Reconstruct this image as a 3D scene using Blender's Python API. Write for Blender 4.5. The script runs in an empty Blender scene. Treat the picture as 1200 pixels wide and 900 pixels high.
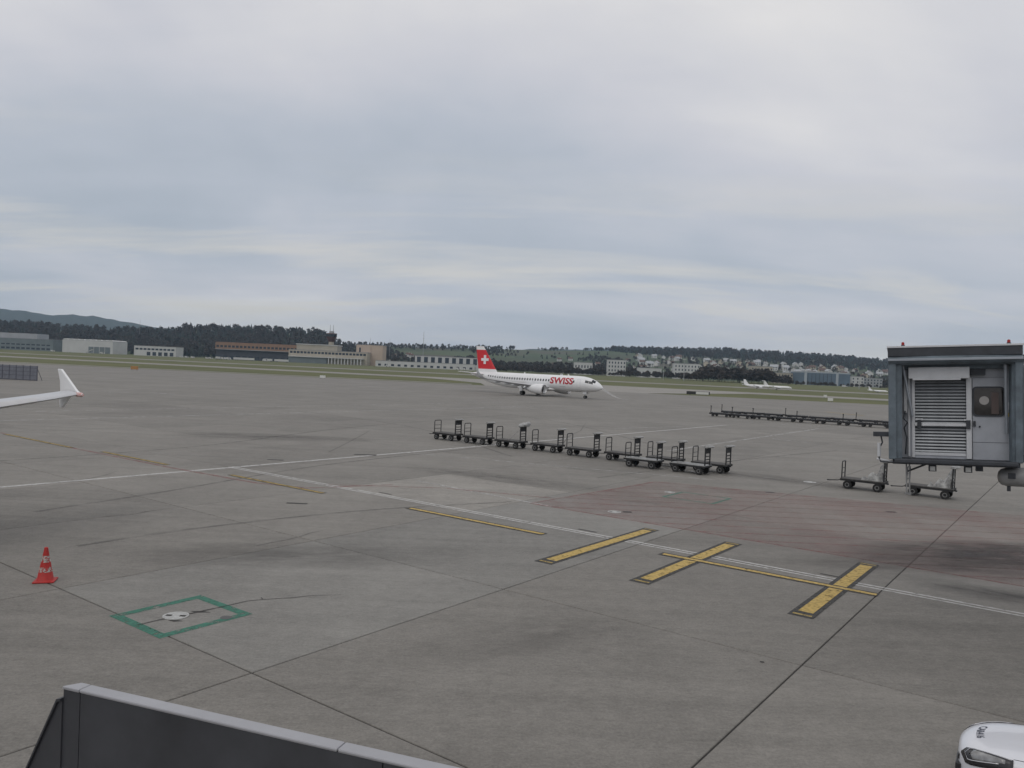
import bpy, bmesh, math, random
import numpy as np
from mathutils import Vector, Matrix
random.seed(7); rng = np.random.default_rng(7)
S = bpy.context.scene
COL = S.collection

# ------------------------------------------------------------------ camera
F = 920.0; H = 6.3; ROLL = math.radians(2.5); HY = 431.0
PITCH = math.atan((450 - HY) / F)
cf = Vector((0, math.cos(PITCH), -math.sin(PITCH)))
r0 = Vector((1, 0, 0)); u0 = r0.cross(cf)
cr = r0 * math.cos(ROLL) + u0 * math.sin(ROLL)
cu = -r0 * math.sin(ROLL) + u0 * math.cos(ROLL)
cam = bpy.data.objects.new('camera', bpy.data.cameras.new('camera')); COL.objects.link(cam)
cam.matrix_world = Matrix(((cr.x, cu.x, -cf.x, 0), (cr.y, cu.y, -cf.y, 0), (cr.z, cu.z, -cf.z, H), (0, 0, 0, 1)))
cam.data.sensor_width = 36.0; cam.data.lens = 36.0 * F / 1200.0
cam.data.clip_start = 0.1; cam.data.clip_end = 20000
S.camera = cam
S.view_settings.view_transform = 'Standard'; S.view_settings.look = 'None'
S.view_settings.exposure = 0.0; S.view_settings.gamma = 1.0

# ------------------------------------------------------------------ sky
SUN_EL, SUN_AZ = math.radians(48), math.radians(215)      # azimuth clockwise from +Y
W = bpy.data.worlds.new('World'); S.world = W; W.use_nodes = True
nt = W.node_tree; N = nt.nodes; L = nt.links
for n in list(N): N.remove(n)
def wn(t, **k):
    n = N.new(t)
    for a, b in k.items(): setattr(n, a, b)
    return n
out = wn('ShaderNodeOutputWorld'); bg = wn('ShaderNodeBackground'); bg.inputs[1].default_value = 0.1
sky = wn('ShaderNodeTexSky', sky_type='NISHITA', sun_disc=False, sun_elevation=SUN_EL, sun_rotation=SUN_AZ)
tc = wn('ShaderNodeTexCoord'); sep = wn('ShaderNodeSeparateXYZ'); L.new(tc.outputs['Generated'], sep.inputs[0])
def wm(op, a, b=None, c=None):
    n = wn('ShaderNodeMath', operation=op)
    for i, v in enumerate((a, b, c)):
        if v is None: continue
        if isinstance(v, (int, float)): n.inputs[i].default_value = v
        else: L.new(v, n.inputs[i])
    return n.outputs[0]
zc = wm('MAXIMUM', sep.outputs[2], 0.0)
den = wm('ADD', zc, 0.17)
cmb = wn('ShaderNodeCombineXYZ')
L.new(wm('DIVIDE', sep.outputs[0], den), cmb.inputs[0]); L.new(wm('DIVIDE', sep.outputs[1], den), cmb.inputs[1])
def wnoise(scale, detail, rough, loc=(0, 0, 0), sc=(1, 1, 1), dist=0.0):
    mp = wn('ShaderNodeMapping'); mp.inputs[1].default_value = loc; mp.inputs[3].default_value = sc
    L.new(cmb.outputs[0], mp.inputs[0])
    n = wn('ShaderNodeTexNoise'); n.inputs['Scale'].default_value = scale; n.inputs['Detail'].default_value = detail
    n.inputs['Roughness'].default_value = rough; n.inputs['Distortion'].default_value = dist
    L.new(mp.outputs[0], n.inputs['Vector']); return n.outputs[0]
n1 = wnoise(0.5, 5, 0.5, (3.1, 7.3, 0), (1.0, 1.0, 1), 0.4)
n2 = wnoise(1.7, 6, 0.55, (9.4, 1.2, 0), (0.55, 1.25, 1), 0.3)
# thickness of the cloud deck against height above the horizon
def ramp(fac, stops):
    n = wn('ShaderNodeValToRGB'); L.new(fac, n.inputs[0]); e = n.color_ramp.elements
    while len(e) < len(stops): e.new(0.5)
    for i, (p, c) in enumerate(stops): e[i].position = p; e[i].color = (*c, 1) if len(c) == 3 else c
    return n.outputs[0]
elev = ramp(zc, [(0.0, (.78, .78, .78)), (0.045, (.62, .62, .62)), (0.12, (.34, .34, .34)), (0.22, (.42, .42, .42)), (0.40, (.84, .84, .84)), (1.0, (.82, .82, .82))])
# cream breaks low above the horizon
t = wm('ADD', wm('MULTIPLY', wm('SUBTRACT', n1, 0.5), 2.1), elev)
t = wm('ADD', wm('MULTIPLY', wm('SUBTRACT', n2, 0.5), 0.5), t)
base = ramp(t, [(0.0, (4.1, 4.6, 5.25)), (0.35, (5.05, 5.4, 6.05)), (0.65, (6.3, 6.35, 6.8)), (1.0, (8.0, 7.85, 7.8))])
n3 = wnoise(1.5, 6, 0.6, (2.2, 4.1, 0), (0.4, 1.3, 1), 0.4)
low = ramp(zc, [(0.0, (.5, .5, .5)), (0.07, (1, 1, 1)), (0.16, (.5, .5, .5)), (0.30, (0, 0, 0)), (1.0, (0, 0, 0))])
brk = ramp(n3, [(0.0, (0, 0, 0)), (0.50, (0, 0, 0)), (0.66, (1, 1, 1)), (1.0, (1, 1, 1))])
mxc = wn('ShaderNodeMixRGB'); L.new(wm('MULTIPLY', wm('MULTIPLY', low, brk), 0.95), mxc.inputs[0])
L.new(base, mxc.inputs[1]); mxc.inputs[2].default_value = (7.2, 6.9, 6.4, 1)
mx = wn('ShaderNodeMixRGB'); mx.inputs[0].default_value = 0.95
L.new(sky.outputs[0], mx.inputs[1]); L.new(mxc.outputs[0], mx.inputs[2])
L.new(mx.outputs[0], bg.inputs[0]); L.new(bg.outputs[0], out.inputs[0])

sun = bpy.data.objects.new('sun', bpy.data.lights.new('sun', 'SUN')); COL.objects.link(sun)
sun.data.energy = 0.5; sun.data.angle = math.radians(40); sun.data.color = (1, .97, .93)
sd = Vector((math.sin(SUN_AZ) * math.cos(SUN_EL), math.cos(SUN_AZ) * math.cos(SUN_EL), math.sin(SUN_EL)))
sun.rotation_euler = sd.to_track_quat('Z', 'Y').to_euler(); sun.location = (0, 0, 60)

# ------------------------------------------------------------------ pixel -> place helpers (directions only)
def ray(x, y): return cf + cr * ((x - 600) / F) + cu * ((450 - y) / F)
def gnd(x, y, z=0.0):
    d = ray(x, y); t = (z - H) / d.z; return Vector((d.x * t, d.y * t, z))
def at(x, y, Y):
    d = ray(x, y); t = Y / d.y; return Vector((d.x * t, Y, H + d.z * t))
def yh(x): return HY + (x - 600) * math.tan(ROLL)
def far(x, Y): d = ray(x, yh(x)); return d.x / d.y * Y          # X of an image column at depth Y
def zat(x, y, Y): return at(x, y, Y).z
GA = math.radians(53.5); GC, GS = math.cos(GA), math.sin(GA)
def uv(u, v, z=0.0): return Vector((u * GC + v * GS, u * GS - v * GC, z))   # apron grid

# ------------------------------------------------------------------ materials
MATS = {}
def mat(name, col=(.5, .5, .5), rough=.6, metal=0.0, var=0.0, scale=3.0, bump=0.0, col2=None, spec=None, detail=5, coat=0, trans=0, emit=None, world=False):
    if name in MATS: return MATS[name]
    m = bpy.data.materials.new(name); m.use_nodes = True; MATS[name] = m
    n, l = m.node_tree.nodes, m.node_tree.links; b = n['Principled BSDF']
    b.inputs['Roughness'].default_value = rough; b.inputs['Metallic'].default_value = metal
    if spec is not None: b.inputs['Specular IOR Level'].default_value = spec
    if coat: b.inputs['Coat Weight'].default_value = coat
    if trans: b.inputs['Transmission Weight'].default_value = trans
    if emit: b.inputs['Emission Color'].default_value = (*emit, 1); b.inputs['Emission Strength'].default_value = 1.0
    b.inputs['Base Color'].default_value = (*col, 1)
    if var or col2 or bump:
        if world: vec = n.new('ShaderNodeNewGeometry').outputs['Position']
        else: vec = n.new('ShaderNodeTexCoord').outputs['Object']
        t = n.new('ShaderNodeTexNoise'); t.inputs['Scale'].default_value = scale; t.inputs['Detail'].default_value = detail; t.inputs['Roughness'].default_value = .6
        l.new(vec, t.inputs['Vector'])
        r = n.new('ShaderNodeValToRGB'); l.new(t.outputs[0], r.inputs[0]); e = r.color_ramp.elements
        c2 = col2 or tuple(c * (1 - var) for c in col)
        e[0].position = .32; e[0].color = (*c2, 1); e[1].position = .68; e[1].color = (*col, 1)
        l.new(r.outputs[0], b.inputs['Base Color'])
        if bump:
            bp = n.new('ShaderNodeBump'); bp.inputs['Strength'].default_value = bump; bp.inputs['Distance'].default_value = .02
            l.new(t.outputs[0], bp.inputs['Height']); l.new(bp.outputs[0], b.inputs['Normal'])
    return m

def concrete(name, tint=(1, 1, 1), gain=1.0, joints=False):
    m = bpy.data.materials.new(name); m.use_nodes = True
    n, l = m.node_tree.nodes, m.node_tree.links; b = n['Principled BSDF']
    b.inputs['Roughness'].default_value = .78; b.inputs['Specular IOR Level'].default_value = .35
    geo = n.new('ShaderNodeNewGeometry'); pos = geo.outputs['Position']
    def noi(scale, detail=4, rough=.55, sc=(1, 1, 1), rot=0.0, dist=0.0):
        mp = n.new('ShaderNodeMapping'); mp.inputs[2].default_value = (0, 0, rot); mp.inputs[3].default_value = sc
        l.new(pos, mp.inputs[0]); t = n.new('ShaderNodeTexNoise'); t.inputs['Scale'].default_value = scale
        t.inputs['Detail'].default_value = detail; t.inputs['Roughness'].default_value = rough; t.inputs['Distortion'].default_value = dist
        l.new(mp.outputs[0], t.inputs['Vector']); return t.outputs[0]
    def mth(op, a, b_=None, c=None):
        x = n.new('ShaderNodeMath'); x.operation = op
        for i, v in enumerate((a, b_, c)):
            if v is None: continue
            if isinstance(v, (int, float)): x.inputs[i].default_value = v
            else: l.new(v, x.inputs[i])
        return x.outputs[0]
    fine = noi(17, 6, .8); mid = noi(2.3, 5, .65); grain = noi(6.5, 5, .75, (.6, 1.4, 1), -GA); big = noi(.085, 4, .6, dist=.6); blot = noi(.45, 6, .7, dist=.4)
    st1 = noi(.5, 4, .6, (.06, 1.5, 1), -GA); st2 = noi(.22, 4, .6, (1.6, .05, 1), .12); st3 = noi(.9, 3, .6, (.035, 2.2, 1), -GA + 1.2)
    v = mth('MULTIPLY_ADD', mth('SUBTRACT', fine, .5), 1.25, 1.0)
    v = mth('MULTIPLY_ADD', mth('SUBTRACT', mid, .5), .38, v)
    v = mth('MULTIPLY_ADD', mth('SUBTRACT', grain, .5), .75, v)
    v = mth('MULTIPLY_ADD', mth('SUBTRACT', big, .5), .55, v)
    v = mth('MULTIPLY_ADD', mth('SUBTRACT', blot, .5), .38, v)
    v = mth('MULTIPLY_ADD', mth('SUBTRACT', st1, .5), .42, v)
    v = mth('MULTIPLY_ADD', mth('SUBTRACT', st2, .5), .18, v)
    v = mth('MULTIPLY_ADD', mth('SUBTRACT', st3, .5), .30, v)
    oi = n.new('ShaderNodeObjectInfo')
    v = mth('MULTIPLY_ADD', mth('SUBTRACT', oi.outputs['Random'], .5), .0 if joints else .17, v)
    if joints:                                  # beyond the built slabs the joints are a drawing of the sheet's own seams
        mp = n.new('ShaderNodeVectorMath'); mp.operation = 'DOT_PRODUCT'; l.new(pos, mp.inputs[0]); mp.inputs[1].default_value = (GC, GS, 0)
        mq = n.new('ShaderNodeVectorMath'); mq.operation = 'DOT_PRODUCT'; l.new(pos, mq.inputs[0]); mq.inputs[1].default_value = (GS, -GC, 0)
        for o, off in ((mp, 9.55), (mq, -4.9)):
            d = mth('PINGPONG', mth('SUBTRACT', o.outputs['Value'], off), 8.3 / 2)
            k = mth('LESS_THAN', d, .05)
            v = mth('MULTIPLY', v, mth('SUBTRACT', 1.0, mth('MULTIPLY', k, .5)))
    # dark oil specks
    sp = n.new('ShaderNodeTexVoronoi'); sp.inputs['Scale'].default_value = .8; l.new(pos, sp.inputs['Vector'])
    k = mth('LESS_THAN', sp.outputs['Distance'], mth('MULTIPLY', mth('SUBTRACT', mid, .42), .16))
    v = mth('MULTIPLY', v, mth('SUBTRACT', 1.0, mth('MULTIPLY', k, .3)))
    c = n.new('ShaderNodeMixRGB'); c.blend_type = 'MULTIPLY'; c.inputs[0].default_value = 1
    c.inputs[1].default_value = (.204 * gain * tint[0], .192 * gain * tint[1], .173 * gain * tint[2], 1)
    l.new(v, c.inputs[2]); l.new(c.outputs[0], b.inputs['Base Color'])
    bp = n.new('ShaderNodeBump'); bp.inputs['Strength'].default_value = .25; bp.inputs['Distance'].default_value = .01
    l.new(fine, bp.inputs['Height']); l.new(bp.outputs[0], b.inputs['Normal'])
    return m

def paint(name, col, wear=.45, soft=.12, scale=2.5, amount=1.0, stretch=(1, 1, 1)):
    m = bpy.data.materials.new(name); m.use_nodes = True
    n, l = m.node_tree.nodes, m.node_tree.links; b = n['Principled BSDF']; o = n['Material Output']
    b.inputs['Roughness'].default_value = .7
    geo = n.new('ShaderNodeNewGeometry'); mp = n.new('ShaderNodeMapping'); mp.inputs[3].default_value = stretch
    mp.inputs[2].default_value = (0, 0, -GA); l.new(geo.outputs['Position'], mp.inputs[0])
    t = n.new('ShaderNodeTexNoise'); t.inputs['Scale'].default_value = scale; t.inputs['Detail'].default_value = 8; t.inputs['Roughness'].default_value = .72
    l.new(mp.outputs[0], t.inputs['Vector'])
    r = n.new('ShaderNodeMapRange'); r.inputs['From Min'].default_value = wear - soft; r.inputs['From Max'].default_value = wear + soft
    r.inputs['To Max'].default_value = amount; l.new(t.outputs[0], r.inputs['Value'])
    t2 = n.new('ShaderNodeTexNoise'); t2.inputs['Scale'].default_value = 9; t2.inputs['Detail'].default_value = 6; l.new(geo.outputs['Position'], t2.inputs['Vector'])
    rp = n.new('ShaderNodeValToRGB'); l.new(t2.outputs[0], rp.inputs[0]); e = rp.color_ramp.elements
    e[0].position = .3; e[0].color = (*[c * .62 for c in col], 1); e[1].position = .65; e[1].color = (*col, 1)
    l.new(rp.outputs[0], b.inputs['Base Color'])
    tr = n.new('ShaderNodeBsdfTransparent'); mxs = n.new('ShaderNodeMixShader')
    l.new(r.outputs[0], mxs.inputs[0]); l.new(tr.outputs[0], mxs.inputs[1]); l.new(b.outputs[0], mxs.inputs[2]); l.new(mxs.outputs[0], o.inputs[0])
    return m

M_CONC = concrete('concrete'); M_CONCF = concrete('concrete_far', joints=True); M_CONCL = concrete('concrete_light', gain=1.32)
M_CONCP = concrete('concrete_patch', gain=1.05, tint=(.978, 1.0, 1.02))
M_TAXI = concrete('taxiway_concrete', gain=1.25)
M_JOINT = mat('joint_filler', (.035, .033, .03), .9)
M_WHITE = paint('worn_white_paint', (.66, .65, .63), .37, .12, 2.2, .85)
M_WHITE2 = paint('faded_white_paint', (.60, .59, .57), .44, .13, 1.4, .75)
M_YEL = paint('yellow_paint', (.60, .42, .12), .37, .12, 4, .95)
M_YELF = paint('faded_yellow_paint', (.50, .36, .11), .40, .12, 3, .8)
M_BLK = paint('black_paint', (.045, .043, .04), .40, .14, 3, .95)
M_RED = paint('worn_red_paint', (.36, .11, .10), .48, .14, 1.6, .6)
M_REDZ = paint('red_zone_paint', (.34, .15, .14), .56, .25, .35, .34, (1, .45, 1))
M_GRN = paint('green_paint', (.045, .21, .145), .42, .08, 4, .85)
M_STAIN = paint('oil_stain', (.05, .045, .042), .5, .2, 1.1, .75)
M_CRACK = paint('crack_line', (.04, .037, .033), .36, .1, 6, .9)

M_BLACKST = mat('black_steel', (.032, .032, .034), .55, .3, .4, 8)
M_TYRE = mat('tyre_rubber', (.022, .022, .022), .8, 0, .3, 20)
M_RIM = mat('rim_grey', (.28, .28, .28), .5, .4, .3, 10)
M_BEDL = mat('bed_worn_metal', (.30, .30, .29), .45, .5, .35, 4)
M_BEDD = mat('bed_dark_wood', (.085, .08, .075), .75, 0, .45, 5)
M_TARP = mat('grey_tarpaulin', (.46, .46, .45), .6, 0, .35, 6)
M_TARPD = mat('dark_cover', (.10, .10, .105), .6, 0, .4, 6)
M_AWHITE = mat('aircraft_white', (.80, .80, .80), .28, 0, .06, .7, coat=.3)
M_AGREY = mat('aircraft_grey', (.55, .56, .58), .35, .1, .1, 1.0)
M_AMETAL = mat('bare_metal', (.58, .58, .59), .3, .8, .1, 2)
M_ARED = mat('livery_red', (.62, .022, .03), .35, 0, .08, 1.0)
M_ADARK = mat('dark_glass', (.02, .022, .026), .15, 0)
M_FAN = mat('fan_dark', (.03, .03, .032), .4, .5)

# ------------------------------------------------------------------ mesh builder
def link(o, parent=None):
    COL.objects.link(o)
    if parent is not None: o.parent = parent
    return o
def tag(o, label=None, cat=None, group=None, kind=None):
    if label: o['label'] = label
    if cat: o['category'] = cat
    if group: o['group'] = group
    if kind: o['kind'] = kind
    return o
def empty(name, loc=(0, 0, 0), rz=0.0, mtx=None):
    o = bpy.data.objects.new(name, None); COL.objects.link(o); o.empty_display_size = .3
    if mtx is not None: o.matrix_world = mtx
    else: o.location = loc; o.rotation_euler = (0, 0, rz)
    return o
class MB:
    def __init__(s): s.v = []; s.f = []
    def add(s, vs, fs):
        k = len(s.v); s.v += [tuple(p) for p in vs]; s.f += [tuple(i + k for i in f) for f in fs]; return s
    def box(s, x0, x1, y0, y1, z0, z1, mtx=None):
        vs = [(x0, y0, z0), (x1, y0, z0), (x1, y1, z0), (x0, y1, z0), (x0, y0, z1), (x1, y0, z1), (x1, y1, z1), (x0, y1, z1)]
        if mtx is not None: vs = [mtx @ Vector(p) for p in vs]
        return s.add(vs, [(0, 3, 2, 1), (4, 5, 6, 7), (0, 1, 5, 4), (1, 2, 6, 5), (2, 3, 7, 6), (3, 0, 4, 7)])
    def loft(s, secs, caps=True, closed=True):
        n = len(secs[0]); vs = [p for sec in secs for p in sec]; fs = []
        for i in range(len(secs) - 1):
            for j in range(n if closed else n - 1):
                a, b = i * n + j, i * n + (j + 1) % n; fs.append((a, b, b + n, a + n))
        if caps and closed:
            fs.append(tuple(range(n))[::-1]); fs.append(tuple(range((len(secs) - 1) * n, len(secs) * n)))
        return s.add(vs, fs)
    def cyl(s, p0, p1, r0_, r1_=None, n=10):
        return s.tube([p0, p1], [r0_, r0_ if r1_ is None else r1_], n)
    def tube(s, pts, r, n=8):
        pts = [Vector(p) for p in pts]; secs = []
        rs = r if isinstance(r, (list, tuple)) else [r] * len(pts)
        for i, p in enumerate(pts):
            d = (pts[min(i + 1, len(pts) - 1)] - pts[max(i - 1, 0)]).normalized()
            a = Vector((0, 0, 1)) if abs(d.z) < .9 else Vector((1, 0, 0))
            e1 = d.cross(a).normalized(); e2 = d.cross(e1)
            secs.append([p + (e1 * math.cos(2 * math.pi * k / n) + e2 * math.sin(2 * math.pi * k / n)) * rs[i] for k in range(n)])
        return s.loft(secs)
    def prism(s, poly, z0, z1, fn=None):
        n = len(poly); lo = [(x, y, z0) for x, y in poly]; hi = [(x, y, z1) for x, y in poly]
        vs = lo + hi
        if fn: vs = [fn(Vector(p)) for p in vs]
        return s.add(vs, [tuple(range(n))[::-1], tuple(range(n, 2 * n))] + [(i, (i + 1) % n, (i + 1) % n + n, i + n) for i in range(n)])
    def sheet(s, pts): return s.add(pts, [tuple(range(len(pts)))])
    def mesh(s, name, m, smooth=False, fix=True, ang=35):
        me = bpy.data.meshes.new(name); me.from_pydata([tuple(p) for p in s.v], [], s.f)
        if fix:
            bm = bmesh.new(); bm.from_mesh(me); bmesh.ops.recalc_face_normals(bm, faces=bm.faces); bm.to_mesh(me); bm.free()
        if m is not None: me.materials.append(m)
        if smooth:
            me.polygons.foreach_set('use_smooth', [True] * len(me.polygons)); me.set_sharp_from_angle(angle=math.radians(ang))
        me.update(); return me
    def build(s, name, m, parent=None, smooth=False, fix=True, bevel=0, ang=35):
        o = link(bpy.data.objects.new(name, s.mesh(name, m, smooth, fix, ang)), parent)
        if bevel:
            b = o.modifiers.new('bevel', 'BEVEL'); b.width = bevel; b.segments = 2; b.limit_method = 'ANGLE'
        return o
def upsheet(pts):            # flat sheet facing up
    a = sum(pts[i][0] * pts[(i + 1) % len(pts)][1] - pts[(i + 1) % len(pts)][0] * pts[i][1] for i in range(len(pts)))
    return pts if a > 0 else pts[::-1]
def copy_tree(o, parent=None):
    c = o.copy(); COL.objects.link(c); c.parent = parent
    for ch in list(o.children): copy_tree(ch, c)
    return c
def text_mesh(txt, size, bold=.0, res=4):
    cu_ = bpy.data.curves.new('txt', 'FONT'); cu_.body = txt; cu_.size = size; cu_.offset = bold; cu_.resolution_u = res
    cu_.align_x = 'CENTER'; cu_.align_y = 'CENTER'
    o = bpy.data.objects.new('txt', cu_); COL.objects.link(o); bpy.context.view_layer.update()
    me = bpy.data.meshes.new_from_object(o.evaluated_get(bpy.context.evaluated_depsgraph_get()))
    bpy.data.objects.remove(o); bpy.data.curves.remove(cu_); return me

# ------------------------------------------------------------------ ground, pavements
M_GRASS = mat('airfield_grass', (.118, .120, .034), .95, 0, 0, .03, col2=(.070, .080, .020), world=True, detail=10)
g = MB().sheet([(-7900, -250, -.10), (7900, -250, -.10), (7900, 8900, -.10), (-7900, 8900, -.10)]).build('ground', M_GRASS, fix=False); tag(g, kind='structure')
def edge(c, k, X): return Vector((X, c - k * X, 0))
def strip(name, c0, c1, k, X0, X1, z, m):
    p = [edge(c0, k, X0), edge(c0, k, X1), edge(c1, k, X1), edge(c1, k, X0)]
    return tag(MB().sheet([(q.x, q.y, z) for q in p]).build(name, m, fix=False), kind='structure')
ZA = -.03
apron = MB().sheet([(-700, -200, ZA), (500, -200, ZA), (500, 262 - 95, ZA), (-700, 262 + 133, ZA)]).build('apron', M_CONCF, fix=False); tag(apron, kind='structure')
strip('service_road', 268, 275, .19, -700, -14, -.035, M_TAXI)
strip('taxiway', 345, 385, .32, -700, 600, -.04, M_TAXI)
strip('runway', 535, 590, .30, -1100, 1100, -.045, M_TAXI)
tag(MB().sheet(upsheet([(-8, 250, -.037), (40, 250, -.037), (60, 272, -.037), (98, 318, -.037), (90, 345, -.037), (-60, 395, -.037), (-30, 340, -.037), (-12, 300, -.037)])).build('connector_taxiway', M_TAXI, fix=False), kind='structure')
# slabs
SP = 8.3; U0, V0 = 9.55, -4.9; gap = .036
hh = SP / 2 - gap / 2; ch = .012
def slab_mesh(m):
    b = MB(); vs = []
    for (h_, z) in ((hh, -.06), (hh, -ch), (hh - ch, 0)):
        vs += [(-h_, -h_, z), (h_, -h_, z), (h_, h_, z), (-h_, h_, z)]
    b.add(vs, [(8, 9, 10, 11)] + [(i, (i + 1) % 4, (i + 1) % 4 + 4, i + 4) for i in range(4)] + [(i + 4, (i + 1) % 4 + 4, (i + 1) % 4 + 8, i + 8) for i in range(4)])
    return b.mesh('slab', m)
sm, sml = slab_mesh(M_CONC), slab_mesh(M_CONCL)
smp = slab_mesh(M_CONCP)
us, vs_ = [], []
cells = []
for i in range(-6, 16):
    for j in range(-18, 14):
        c = uv(U0 + (i + .5) * SP, V0 + (j + .5) * SP)
        if c.y > 100 or c.y < -4 or abs(c.x) > .74 * max(c.y, 0) + 11: continue
        cells.append((i, j, c))
cells.sort(key=lambda q: q[2].length)
for i, j, c in cells[:295]:
    light = (i == 2 and j == -3)
    o = link(bpy.data.objects.new('slab', sml if light else (smp if (i in (0, 1, 2) and j == -2) else sm)), apron)
    o.location = (c.x, c.y, 0); o.rotation_euler = (0, 0, GA)
fp = []
for i, j, c in cells[:295]:
    k = SP / 2
    fp.append([uv(U0 + (i + .5) * SP + a * k, V0 + (j + .5) * SP + b * k, -.022) for a, b in ((-1, 1), (1, 1), (1, -1), (-1, -1))])
b = MB()
for q in fp: b.add(upsheet(q), [(0, 1, 2, 3)])
b.build('joint_filler', M_JOINT, apron, fix=False)

# ------------------------------------------------------------------ paint on the apron
ZP = .005
def bar(name, m, a, c, w, z=ZP, parent=apron):
    a, c = Vector(a), Vector(c); d = (c - a); d.z = 0; d.normalize(); q = Vector((-d.y, d.x, 0)) * (w / 2)
    pts = upsheet([(*(p.xy), z) for p in (a + q, a - q, c - q, c + q)])
    return MB().sheet(pts).build(name, m, parent, fix=False)
def poly_line(name, m, pts, w, z=ZP, parent=apron):
    b = MB(); P = [Vector(p) for p in pts]; Ls, Rs = [], []
    for i, p in enumerate(P):
        d = P[min(i + 1, len(P) - 1)] - P[max(i - 1, 0)]; d.z = 0; d.normalize(); q = Vector((-d.y, d.x, 0)) * ((w[i] if isinstance(w, list) else w) / 2)
        Ls.append((*(p + q).xy, z)); Rs.append((*(p - q).xy, z))
    for i in range(len(P) - 1): b.add([Rs[i], Rs[i + 1], Ls[i + 1], Ls[i]], [(0, 1, 2, 3)])
    return b.build(name, m, parent, fix=False)
# double white service line and the crossing white line
for du, w in ((26.42, .13), (26.14, .11)): bar('white_line', M_WHITE, uv(du, 12), uv(du, -39), w)
bar('white_line', M_WHITE, uv(-4, -38.9), uv(100, -38.5), .30, .0045)
bar('white_line', M_WHITE2, uv(16, -73.2), uv(110, -75), .35); bar('white_line', M_WHITE2, uv(34, -83), uv(120, -86), .3)
bar('white_line', M_WHITE2, uv(60, -28), uv(108, -29), .3)
bar('white_line', M_WHITE2, uv(40, -39), uv(46, -18), .16); bar('white_line', M_WHITE2, uv(31, -29), uv(30.2, -20), .2, .005)
for x0, y0, x1, y1 in ((110, 443.5, 134, 443), (108, 458.5, 152, 460), (178, 460, 204, 462), (430, 452, 470, 456), (905, 514, 950, 519), (720, 502, 800, 500), (560, 474, 640, 480), (545, 479, 615, 476)):
    bar('white_line', M_WHITE2, gnd(x0, y0), gnd(x1, y1), .7 if y0 < 470 else .3, ZP if y0 > 470 else -.02)
bar('yellow_line', M_YELF, gnd(968, 482.5), gnd(1012, 487), .8, -.02); bar('yellow_line', M_YELF, gnd(1040, 489), gnd(1100, 494), .7, -.02)
poly_line('white_line', M_WHITE2, [gnd(700, 451.5, ZA), gnd(708, 457, ZA), gnd(716, 462.5, ZA), gnd(724, 466.5, ZA), gnd(736, 468.5, ZA)], [1.6, 1.2, .9, .8, .8], -.024)
for u_, v0, v1 in ((25.35, -11.85, -4.9), (24.85, -23.6, -16.6), (24.5, -36.3, -28.9), (24.0, -49, -41.6), (23.5, -62, -52)):
    bar('yellow_dash_border', M_BLK, uv(u_, v0 - .1), uv(u_, v1 + .05), .44 if v1 > -27 else .34, .014)
    bar('yellow_dash', M_YEL if v1 > -27 else M_YELF, uv(u_, v0), uv(u_, v1), .22, .016)
for v_, a, c in ((-14.12, 21.3, 28.95), (-10.72, 21.45, 29.0), (-6.0, 21.6, 29.45)):
    bar('bar_border', M_BLK, uv(a - .12, v_), uv(c + .12, v_), .68, .010)
    bar('yellow_bar', M_YEL, uv(a + .38, v_), uv(c - .3, v_), .40, .012)
    for e_ in (a + .08, c - .05): bar('bar_end', M_YELF, uv(e_, v_ - .25), uv(e_, v_ + .25), .12, .012)
for v_ in (-16.2, -6.9, -27.5): bar('black_mark', M_BLK, uv(26.75, v_), uv(26.75, v_ + .85), .13, .006)
# red zone with 45 degree hatching
zone = [(30.1, -20.9), (30.1, 9), (50, 9), (46.8, -2.5), (42.0, -20.3)]
MB().sheet(upsheet([uv(a, b, .003) for a, b in zone])).build('red_zone', M_REDZ, apron, fix=False)
bar('red_line', M_RED, uv(30.1, -20.9), uv(30.1, 9), .16, .0055); bar('red_line', M_RED, uv(30.1, -20.9), uv(42, -20.3), .16, .0055); bar('red_line', M_RED, uv(42, -20.3), uv(50, 9), .13, .0055)
for k in range(-24, 14):
    # along (1,1)/sqrt2 in (u,v): starts on the lower edge, clipped by the zone
    v0 = -20.9 + (k + .5) * 2.35; u0_, pts = 30.1, []
    for s_ in np.linspace(0, 26, 105):
        uu, vv = 30.1 + s_ * .72, v0 + s_
        if vv < -20.7 or vv > 8.8: continue
        top = 42.0 + (vv + 20.3) * (8 / 29.3)
        if uu > top: break
        pts.append((uu, vv))
    if len(pts) > 3 and k % 1 == 0: bar('red_hatch', M_RED, uv(*pts[0]), uv(*pts[-1]), .11, .006)
poly_line('red_line', M_RED, [gnd(0, 507), gnd(60, 520), gnd(200, 548), gnd(300, 566), gnd(360, 572), gnd(460, 568)], .22, .0055)
poly_line('red_line', M_RED, [gnd(385, 568), gnd(520, 572), gnd(650, 584)], .16, .0055)
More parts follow.
